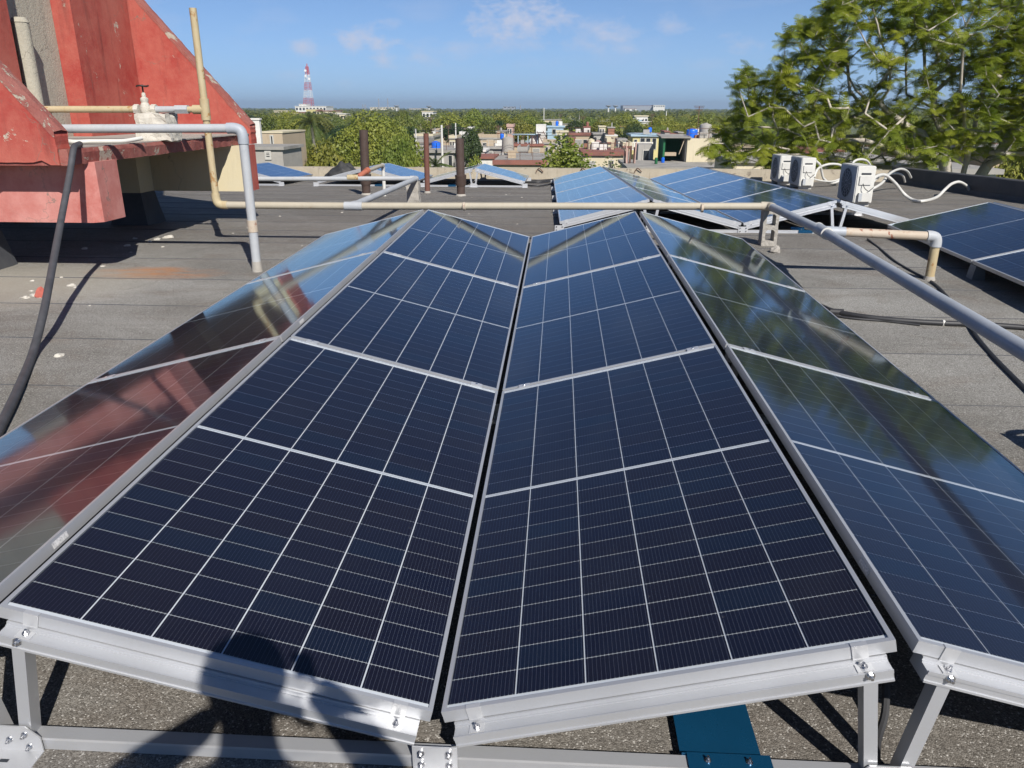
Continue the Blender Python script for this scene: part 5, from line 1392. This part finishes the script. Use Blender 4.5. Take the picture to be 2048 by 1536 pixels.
# poles
def pole(px, py0, D, label, r=.07, mat='wall_white'):
    a = atY(px, py0, D); th = thing('utility_pole', label, 'pole', (a.x, D, GZ), 'poles in the town'); part(MB().cyl((a.x, D, GZ), (a.x, D, a.z), r*1.2, r, n=8), 'shaft', mat, th)
pole(883, 250, 86, 'white pole standing over the grey rendered house', .11)
pole(911, 246, 105, 'slim pole left of the dark columnar tree', .08); pole(831, 258, 100, 'pole left of the cream two-storey house', .09)
pole(1224, 245, 118.5, 'thin mast on the bare brick cube', .05); pole(1333, 222, 260, 'distant pole over the spreading olive tree', .12); pole(1088, 216, 300, 'distant pole left of the royal palm', .14)

# ---- far landmarks
def far_box(name, label, px0, px1, py0, D, depth, wall, roof_m, wins=0, cat='building'):
    a, b = atY(px0, py0, D), atY(px1, py0, D); th = thing(name, label, cat, ((a.x+b.x)/2, D, GZ)); part(MB().bx(a.x, b.x, D, D+depth, GZ, a.z-.4), 'wall', wall, th); part(MB().bx(a.x-.3, b.x+.3, D-.3, D+depth, a.z-.4, a.z), 'roof', roof_m, th)
    for k in range(wins):
        x = a.x+(b.x-a.x)*(k+.5)/wins; w_ = (b.x-a.x)/wins*.28; part(MB().bx(x-w_, x+w_, D-.1, D-.02, a.z-3.0, a.z-1.3), 'window', 'window_dark', th)
    return th
far_box('broadcast_building', 'long white flat building below the red and white lattice tower', 590, 652, 212, 620, 20, 'wall_white', 'wall_white', 9)
far_box('upper_block', 'white upper block at the left end of the building below the lattice tower', 598, 612, 208, 621, 10, 'wall_white', 'wall_white', 2)
far_box('yellow_building', 'pale yellow building in front of the lattice tower', 612, 634, 218, 480, 12, 'wall_yellow', 'wall_cream', 2)
far_box('cream_building', 'cream arcaded building with reddish roof right of the lattice tower', 632, 672, 221, 478, 14, 'wall_cream', 'roof_red', 5)
far_box('cream_building', 'lower cream wing at the right of the arcaded building', 668, 692, 227, 476, 12, 'wall_cream', 'wall_white', 4)
far_box('red_roof_building', 'red roofed hall left of the pale yellow building', 575, 613, 224, 500, 14, 'wall_cream', 'roof_red', 3)
far_box('white_building', 'small cream building at the far left skyline', 548, 575, 221, 520, 14, 'wall_cream', 'wall_cream', 3)
def lattice():
    D = 640; a = atY(604, 209, D); b = atY(626, 209, D); top = atY(614, 133, D); x0, x1 = a.x+2.0, b.x-.2; z0 = a.z-1; H = top.z-z0; cx = (x0+x1)/2
    th = thing('lattice_tower', 'red and white striped lattice radio tower on the left skyline', 'tower', (cx, D, z0)); nb = 5
    hw = lambda q: ((x1-x0)/2)*(1-q)+.9*q; tx = lambda q: cx*(1-q)+top.x*q
    for k in range(nb):
        m = MB(); mat = 'tower_red' if k % 2 == 0 else 'tower_white'; sub_ = 3
        for s in range(sub_):
            q0 = (k+s/sub_)/nb; q1 = (k+(s+1)/sub_)/nb
            c0 = [Vector((tx(q0)+i*hw(q0), D+j*hw(q0), z0+H*q0)) for i, j in ((-1, -1), (1, -1), (1, 1), (-1, 1))]; c1 = [Vector((tx(q1)+i*hw(q1), D+j*hw(q1), z0+H*q1)) for i, j in ((-1, -1), (1, -1), (1, 1), (-1, 1))]
            for i in range(4):
                m.beam(c0[i], c1[i], .18, .18, (.3, 1, 0)); m.beam(c0[i], c1[(i+1) % 4], .09, .09, (.3, 1, .2)); m.beam(c0[(i+1) % 4], c1[i], .09, .09, (.3, 1, .2)); m.beam(c1[i], c1[(i+1) % 4], .10, .10, (.1, .2, 1))
        part(m, 'tower_section', mat, th)
    part(MB().cyl((top.x, D, top.z-6), (top.x, D, top.z+2), .35, n=8), 'antenna', 'tower_red', th)
    for dz, dx in ((-3, -1.3), (-7, -1.4), (-9, 1.2)): part(MB().cyl((top.x+dx, D-.8, top.z+dz), (top.x+dx, D-1.3, top.z+dz), .9, n=14), 'dish', 'tower_white', th)
lattice()
far_box('factory', 'long grey factory hall on the right skyline', 1246, 1306, 211, 1500, 60, 'factory_grey', 'roof_red', 0)
far_box('factory', 'pale office block at the right end of the grey factory hall', 1307, 1330, 210, 1490, 40, 'wall_white', 'wall_white', 5)
far_box('factory', 'white shed in front of the grey factory hall', 1250, 1273, 217, 1300, 30, 'wall_white', 'roof_red', 2)
far_box('factory', 'cream mill building with two thin chimneys on the left skyline', 740, 790, 214, 1800, 50, 'wall_cream', 'wall_white', 8)
far_box('warehouse', 'long dark roofed warehouse on the skyline left of centre', 818, 858, 216, 1700, 40, 'wall_grey', 'factory_grey', 0)
far_box('white_building', 'white house among far trees above the squat blue tank', 844, 866, 222, 430, 12, 'wall_white', 'wall_cream', 3)
far_box('white_building', 'cluster-like white building among trees right of the royal palm', 1270, 1296, 231, 330, 10, 'wall_white', 'wall_cream', 4)
far_box('white_building', 'small white and blue building among trees below the far factory', 1268, 1284, 237, 300, 8, 'wall_blue', 'wall_white', 2)
far_box('hall', 'hazy arched hall on the skyline at centre', 1006, 1030, 213, 2000, 40, 'factory_grey', 'factory_grey', 3)
def chimney(px, py, D, r, label, mat='factory_grey'):
    a = atY(px, py, D); th = thing('chimney', label, 'chimney', (a.x, D, GZ), 'far chimneys'); part(MB().cyl((a.x, D, GZ), (a.x, D, a.z), r, r*.7, n=10), 'stack', mat, th)
chimney(757, 197, 1750, 1.5, 'left of two thin dark chimneys on the left skyline'); chimney(775, 197, 1750, 1.5, 'right of two thin dark chimneys on the left skyline'); chimney(1041, 211, 1700, 1.6, 'small dark chimney on the skyline at centre')
for i_, px in enumerate((725, 728.5, 731)): chimney(px, 209, 1900, 1.1, ('first', 'second', 'third')[i_] + ' of three tiny chimneys left of the cream mill')
def water_tower(px, py, D, label):
    a = atY(px, py, D); s = D/1500; th = thing('water_tower', label, 'water tower', (a.x, D, GZ), 'far mushroom water towers')
    part(MB().cyl((a.x, D, GZ), (a.x, D, a.z-2*s), 1.6*s, 1.3*s, n=10), 'stem', 'wall_white', th); part(MB().lathe([(1.4*s, -3*s), (5*s, -1*s), (5*s, 0), (1*s, .5*s)], (a.x, D, a.z), 14), 'bowl', 'factory_grey', th)
water_tower(793, 211, 1500, 'mushroom water tower right of the cream mill'); water_tower(1217, 211, 1300, 'mushroom water tower left of the grey factory, first of two'); water_tower(1231, 211, 1400, 'mushroom water tower left of the grey factory, second of two'); water_tower(858, 212, 1500, 'tiny mushroom water tower above the dark warehouse')

# ---- the green belt between the houses: single trees, then a wood that reads as one mass
random.seed(123)
def visible_ok(x, y):
    v = Vector((x, y, -2))-CAM; zc = v.dot(_f)
    px = 1024+FPX*v.dot(_R2)/zc
    if px < -500 or px > 2700: return None
    return px
def where(px):
    for lim, w_ in ((520, 'behind the red structure'), (640, 'near the lattice tower'), (760, 'behind the large mango tree'), (900, 'behind the brown vents'), (1050, 'above the concrete water tank'), (1180, 'near the royal palm'), (1300, 'below the far factory'), (1440, 'above the large blue tank'), (1700, 'behind the left half of the feathery tree')):
        if px < lim: return w_
    return 'behind the right half of the feathery tree'
def belt_label(kd, px, D):
    return '%s %s tree, %s' % ('distant' if D > 250 else ('mid-distance' if D > 170 else 'nearer'), {'broad': 'green leafy', 'olive': 'yellowish green', 'dark': 'slim dark green', 'mango': 'dense domed'}[kd], where(px))
cnt = 0; placed = []
while cnt < 215:
    D = 95+330*random.random()**1.25; px = random.uniform(380, 2250); p = atY(px, 260, D)
    lim = 150 if 815 < px < 1465 else (135 if px < 700 else 96)
    if D < lim: continue
    h = random.uniform(6.2, 9.3); r = random.uniform(2.8, 4.8)
    if any((p.x-q[0])**2+(p.y-q[1])**2 < (.75*(r+q[2]))**2 for q in placed): continue
    if D > 300 and 560 < px < 700: h = min(h, 6.5)
    placed.append((p.x, p.y, r)); cnt += 1
    kd = random.choice(('broad', 'broad', 'olive', 'olive', 'dark', 'mango'))
    place_tree(kd, p.x, p.y, h*random.choice((1, 1, 1, 1.12, .8)), r, belt_label(kd, px, D), 'trees of the green belt')
cnt = 0
wn_ = ('wall_white', 'wall_cream', 'wall_grey', 'wall_tan', 'wall_blue', 'wall_pink')
while cnt < 46:
    D = random.uniform(135, 420); px = random.choice((random.uniform(480, 1460), random.uniform(1400, 2150)))
    if px > 1430: D = random.uniform(48, 200)
    p = atY(px, 260, D)
    if any((p.x-q[0])**2+(p.y-q[1])**2 < (q[2]+4)**2 for q in placed): continue
    placed.append((p.x, p.y, 4.5)); cnt += 1
    w_ = random.uniform(6, 10); d_ = random.uniform(6, 9); h = random.choice((3.2, 3.4, 4.0, 6.2)); z1 = GZ+h
    wm = random.choice(wn_)
    th = thing('town_house', '%s %s house half hidden among trees, %s' % ('distant' if D > 260 else 'nearer', {'wall_white': 'white', 'wall_cream': 'cream', 'wall_grey': 'grey', 'wall_tan': 'tan', 'wall_blue': 'pale blue', 'wall_pink': 'pinkish'}[wm], where(px)), 'house', (p.x, p.y, GZ), 'far town houses')
    part(MB().bx(p.x-w_/2, p.x+w_/2, p.y, p.y+d_, GZ, z1-.25), 'wall', wm, th); part(MB().bx(p.x-w_/2-.3, p.x+w_/2+.3, p.y-.3, p.y+d_+.3, z1-.25, z1), 'roof', random.choice(('roof_slab', 'roof_slab', 'roof_red', wm)), th)
    for k in range(3):
        x = p.x-w_/2+w_*(k+.5)/3; part(MB().bx(x-.5, x+.5, p.y-.06, p.y-.01, z1-1.9, z1-.8), 'window', 'window_dark', th)
# trees close behind the big feathery tree
for i_, (px, pt, wpx, D) in enumerate(((1560, 292, 120, 60), (1820, 280, 130, 66), (2080, 285, 150, 58))):
    px_tree('broad' if i_ % 2 else 'olive', px, pt, wpx, D, ('low round tree seen under the left side of the feathery tree', 'low round tree seen under the middle of the feathery tree', 'low round tree at the right edge under the feathery tree')[i_])
for i_, (px0, px1, pt, D, wm, rm, lab) in enumerate(((1462, 1540, 318, 52, 'wall_cream', 'roof_slab', 'cream house seen below the left part of the feathery tree'), (1600, 1690, 300, 64, 'wall_tan', 'roof_red', 'tan house with reddish roof behind the middle air conditioner'),
        (1700, 1800, 316, 50, 'wall_white', 'roof_slab', 'white house seen through the feathery tree above the nearest air conditioner'), (1830, 1900, 300, 58, 'wall_pink', 'roof_red', 'pinkish house seen behind the feathery tree trunk'), (1880, 2010, 338, 40, 'wall_white', 'roof_slab', 'low white house right behind the feathery tree trunk'), (1990, 2120, 296, 62, 'wall_tan', 'roof_slab', 'tan house at the right edge behind the feathery tree'))):
    house('town_house', lab, px0, px1, pt, D, 7, wm, rm, .25, .25, ((.15, .35, .7, 1.7, 'win'), (.6, .8, .7, 1.7, 'louvre')))
def wood():
    rnd = random.Random(9); V = []; F = []
    def clump(x, y, h, r, nq, s):
        for k in range(nq):
            a = rnd.uniform(0, 6.28); z = rnd.random(); q = math.sqrt(1-z*z)*rnd.uniform(.75, 1)
            c = Vector((x+r*q*math.cos(a), y+r*q*math.sin(a), GZ+h-r*.75*(1-z)-.2))
            n = Vector((q*math.cos(a)+rnd.gauss(0, .35), q*math.sin(a)+rnd.gauss(0, .35)-.1, z+.3+rnd.gauss(0, .3))).normalized(); u, v = ortho(n); s_ = s*rnd.uniform(.6, 1.3); b = len(V)
            V.extend([c-u*s_, c+v*s_*.8, c+u*s_, c-v*s_*.8]); F.append((b, b+1, b+2, b+3))
    for D0, D1, n, nq, s in ((380, 700, 1100, 44, .75), (700, 1400, 1500, 26, 1.25), (1400, 2800, 1700, 16, 2.2), (2800, 5200, 1600, 10, 4.5)):
        for i in range(n):
            y = D0*(D1/D0)**rnd.random(); x = CAM.x+rnd.uniform(-.78, .78)*y-.05*y
            h = rnd.uniform(6.0, 9.3)*(1 if y < 1500 else 1.12); clump(x, y, h, rnd.uniform(3.5, 6)*(1 if y < 1400 else 1.8), nq, s)
    me = raw_mesh('far_wood', V, F, 'leaf_green'); o = bpy.data.objects.new('far_wood', me); col.objects.link(o); tag(o, 'distant wood reaching the horizon', 'woodland', kind='stuff')
wood()

# ---- the big feathery tree at the right
def feathery_tree():
    rnd = random.Random(17)
    polyg = [(1398, 305), (1425, 258), (1475, 225), (1462, 175), (1490, 128), (1560, 150), (1545, 92), (1590, 42), (1640, 2), (1720, -40), (1900, -58), (2330, -50), (2420, 80), (2330, 330), (2100, 330), (1960, 310), (1820, 335), (1700, 345), (1560, 330), (1450, 325)]
    def inside(x, y):
        c = False; n = len(polyg); j = n-1
        for i in range(n):
            xi, yi = polyg[i]; xj, yj = polyg[j]
            if (yi > y) != (yj > y) and x < (xj-xi)*(y-yi)/(yj-yi)+xi: c = not c
            j = i
        return c
    base = atY(1918, 392, 22.5); gx, gy = base.x, base.y
    nodes = []; parent = []
    def addn(p, par): nodes.append(Vector(p)); parent.append(par); return len(nodes)-1
    i0 = addn((gx, gy, GZ-.1), -1); i = i0
    for z in (-7, -5, -3.2, -2.0): i = addn((gx+.12*math.sin(z), gy, z), i)
    fork = i; starts = []
    for (px, py, Y) in ((1888, 318, 22.3), (1935, 315, 22.6), (1975, 330, 22.9)):
        q = atY(px, py, Y); m_ = nodes[fork].lerp(q, .5)+Vector((0, 0, .15)); a = addn(m_, fork); starts.append(addn(q, a))
    limbs = [(0, [(1850, 270, 22.2), (1790, 240, 22.3), (1735, 205, 22.4), (1690, 150, 22.5), (1650, 95, 22.6)]), (0, [(1820, 300, 21.8), (1720, 285, 21.6), (1620, 270, 21.5), (1530, 250, 21.6), (1470, 262, 21.7)]),
             (0, [(1868, 230, 22.8), (1845, 150, 23.2), (1830, 60, 23.4), (1815, -10, 23.6)]), (1, [(1955, 240, 22.9), (1985, 150, 23.4), (1995, 50, 23.8), (2005, -20, 24)]), (1, [(1930, 250, 21.8), (1925, 180, 21.2), (1930, 90, 20.8)]),
             (2, [(2030, 270, 23.2), (2100, 200, 23.4), (2180, 130, 23.6)]), (2, [(2020, 300, 22.0), (2100, 290, 21.5), (2180, 260, 21.3)]), (0, [(1760, 225, 23.6), (1700, 235, 24.6), (1620, 200, 25.2), (1560, 170, 25.4)]), (0, [(1775, 150, 21.6), (1760, 80, 21.2), (1745, 10, 21.0)])]
    for s, l in limbs:
        prev = starts[s]
        if l[0][0] < 1800 and s == 0: prev = min(range(len(nodes)), key=lambda k: (nodes[k]-atY(*l[0])).length if k > fork else 1e9)
        for q in l:
            p = atY(*q)+Vector((rnd.gauss(0, .05), rnd.gauss(0, .1), rnd.gauss(0, .06)))
            mid = (nodes[prev]+p)/2+Vector((rnd.gauss(0, .07), rnd.gauss(0, .07), rnd.gauss(0, .07))); prev = addn(p, addn(mid, prev))
    att = []
    while len(att) < 1600:
        x, y = rnd.uniform(1395, 2420), rnd.uniform(-230, 350)
        if not inside(x, y): continue
        if 1690 < x < 1900 and 70 < y < 260 and rnd.random() < .45: continue
        if y > 225 and rnd.random() < .3: continue
        if x > 1900 and y < 50 and rnd.random() < .4: continue
        att.append(atY(x, y, rnd.uniform(20.2, 25.8)))
    root = nodes[fork]; att.sort(key=lambda p: (p-root).length)
    tips = []
    for p in att:
        dr = (p-root).length; best, bd = None, 1e9
        for k in range(fork+1, len(nodes)):
            d = (nodes[k]-p).length+.28*max(0, (nodes[k]-root).length-dr)
            if d < bd: bd, best = d, k
        n_ = max(1, int(bd/.55)); a = nodes[best]; prev = best
        bow = Vector((rnd.gauss(0, .1), rnd.gauss(0, .1), -.10+rnd.gauss(0, .08)))*bd
        for k in range(1, n_+1):
            t_ = k/n_; prev = addn(a.lerp(p, t_)+bow*math.sin(math.pi*t_)*.6+Vector((rnd.gauss(0, .02), rnd.gauss(0, .02), rnd.gauss(0, .02))), prev)
        tips.append(prev)
    load = [0]*len(nodes)
    for t_ in tips:
        k = t_
        while k >= 0: load[k] += 1; k = parent[k]
    rad = [max(.007, .0085*max(1, l)**.45) for l in load]
    for k in range(fork+1): rad[k] = .36-.02*k
    th = thing('feathery_tree', 'big spreading tree with feathery fern-like leaves and pale limbs beyond the right parapet', 'tree', (gx, gy, GZ)); off = th.location.copy()
    m = MB()
    for k in range(1, len(nodes)):
        p = parent[k]; a, b = nodes[p], nodes[k]
        if (b-a).length < 1e-4: continue
        m.cyl(a, b+(b-a).normalized()*rad[k]*.3, min(rad[p], rad[k]*1.5) if k > fork else rad[p], rad[k], n=7 if rad[k] > .04 else 4, caps=False)
    o = bpy.data.objects.new('trunk', m.mesh('trunk', 'bark', off, fixn=False, sharp=False)); col.objects.link(o); o.parent = th
    V = []; F = []
    def frond(p, d, L):
        side = d.cross(Vector((0, 0, 1)))
        side = side.normalized() if side.length > .05 else Vector((1, 0, 0)); n = 8; q = p.copy(); dd = d.copy()
        roll = rnd.gauss(0, .4); side = side*math.cos(roll)+Vector((0, 0, 1))*math.sin(roll)
        for k in range(n):
            dd = (dd+Vector((0, 0, -.085))).normalized(); q2 = q+dd*(L/n); t_ = (k+.6)/n; ln = L*.36*math.sin(math.pi*(.16+.78*t_)); wd = dd*(L/n*.58)
            for s in (-1, 1):
                tip = q+(side*s*.86+dd*.42+Vector((0, 0, -.13)))*ln; b = len(V)
                V.extend([q, q+wd, tip+wd*.55, tip]); F.append((b, b+1, b+2, b+3))
            q = q2
        b = len(V); u = side*.006; V.extend([p-u, p+u, q+u*.4, q-u*.4]); F.append((b, b+1, b+2, b+3))
    for t_ in tips:
        p = nodes[t_]; out = (p-nodes[parent[t_]]).normalized()
        for k in range(rnd.randint(9, 14)):
            d = (out*.5+Vector((rnd.gauss(0, .8), rnd.gauss(0, .8), rnd.gauss(.10, .26)))).normalized()
            frond(p-out*rnd.uniform(0, .35), d, rnd.uniform(.24, .46))
    lpart(raw_mesh('crown', [v-off for v in V], F, 'leaf_feather'), 'crown', th)
feathery_tree()

# ---- air
hz = MB().bx(-5600, 5600, -60, 6500, GZ-1.2, 47)
m = bpy.data.materials.new('haze'); m.use_nodes = True; t = m.node_tree; t.nodes.clear(); MATS['haze'] = m
o_ = t.nodes.new('ShaderNodeOutputMaterial'); v_ = t.nodes.new('ShaderNodeVolumePrincipled'); v_.inputs['Color'].default_value = (.68, .84, 1, 1); v_.inputs['Density'].default_value = .00022; v_.inputs['Anisotropy'].default_value = .2
t.links.new(v_.outputs[0], o_.inputs['Volume'])
if HAZE: tag(hz.build('haze', 'haze'), 'thin bluish air over the town', 'haze', kind='stuff')
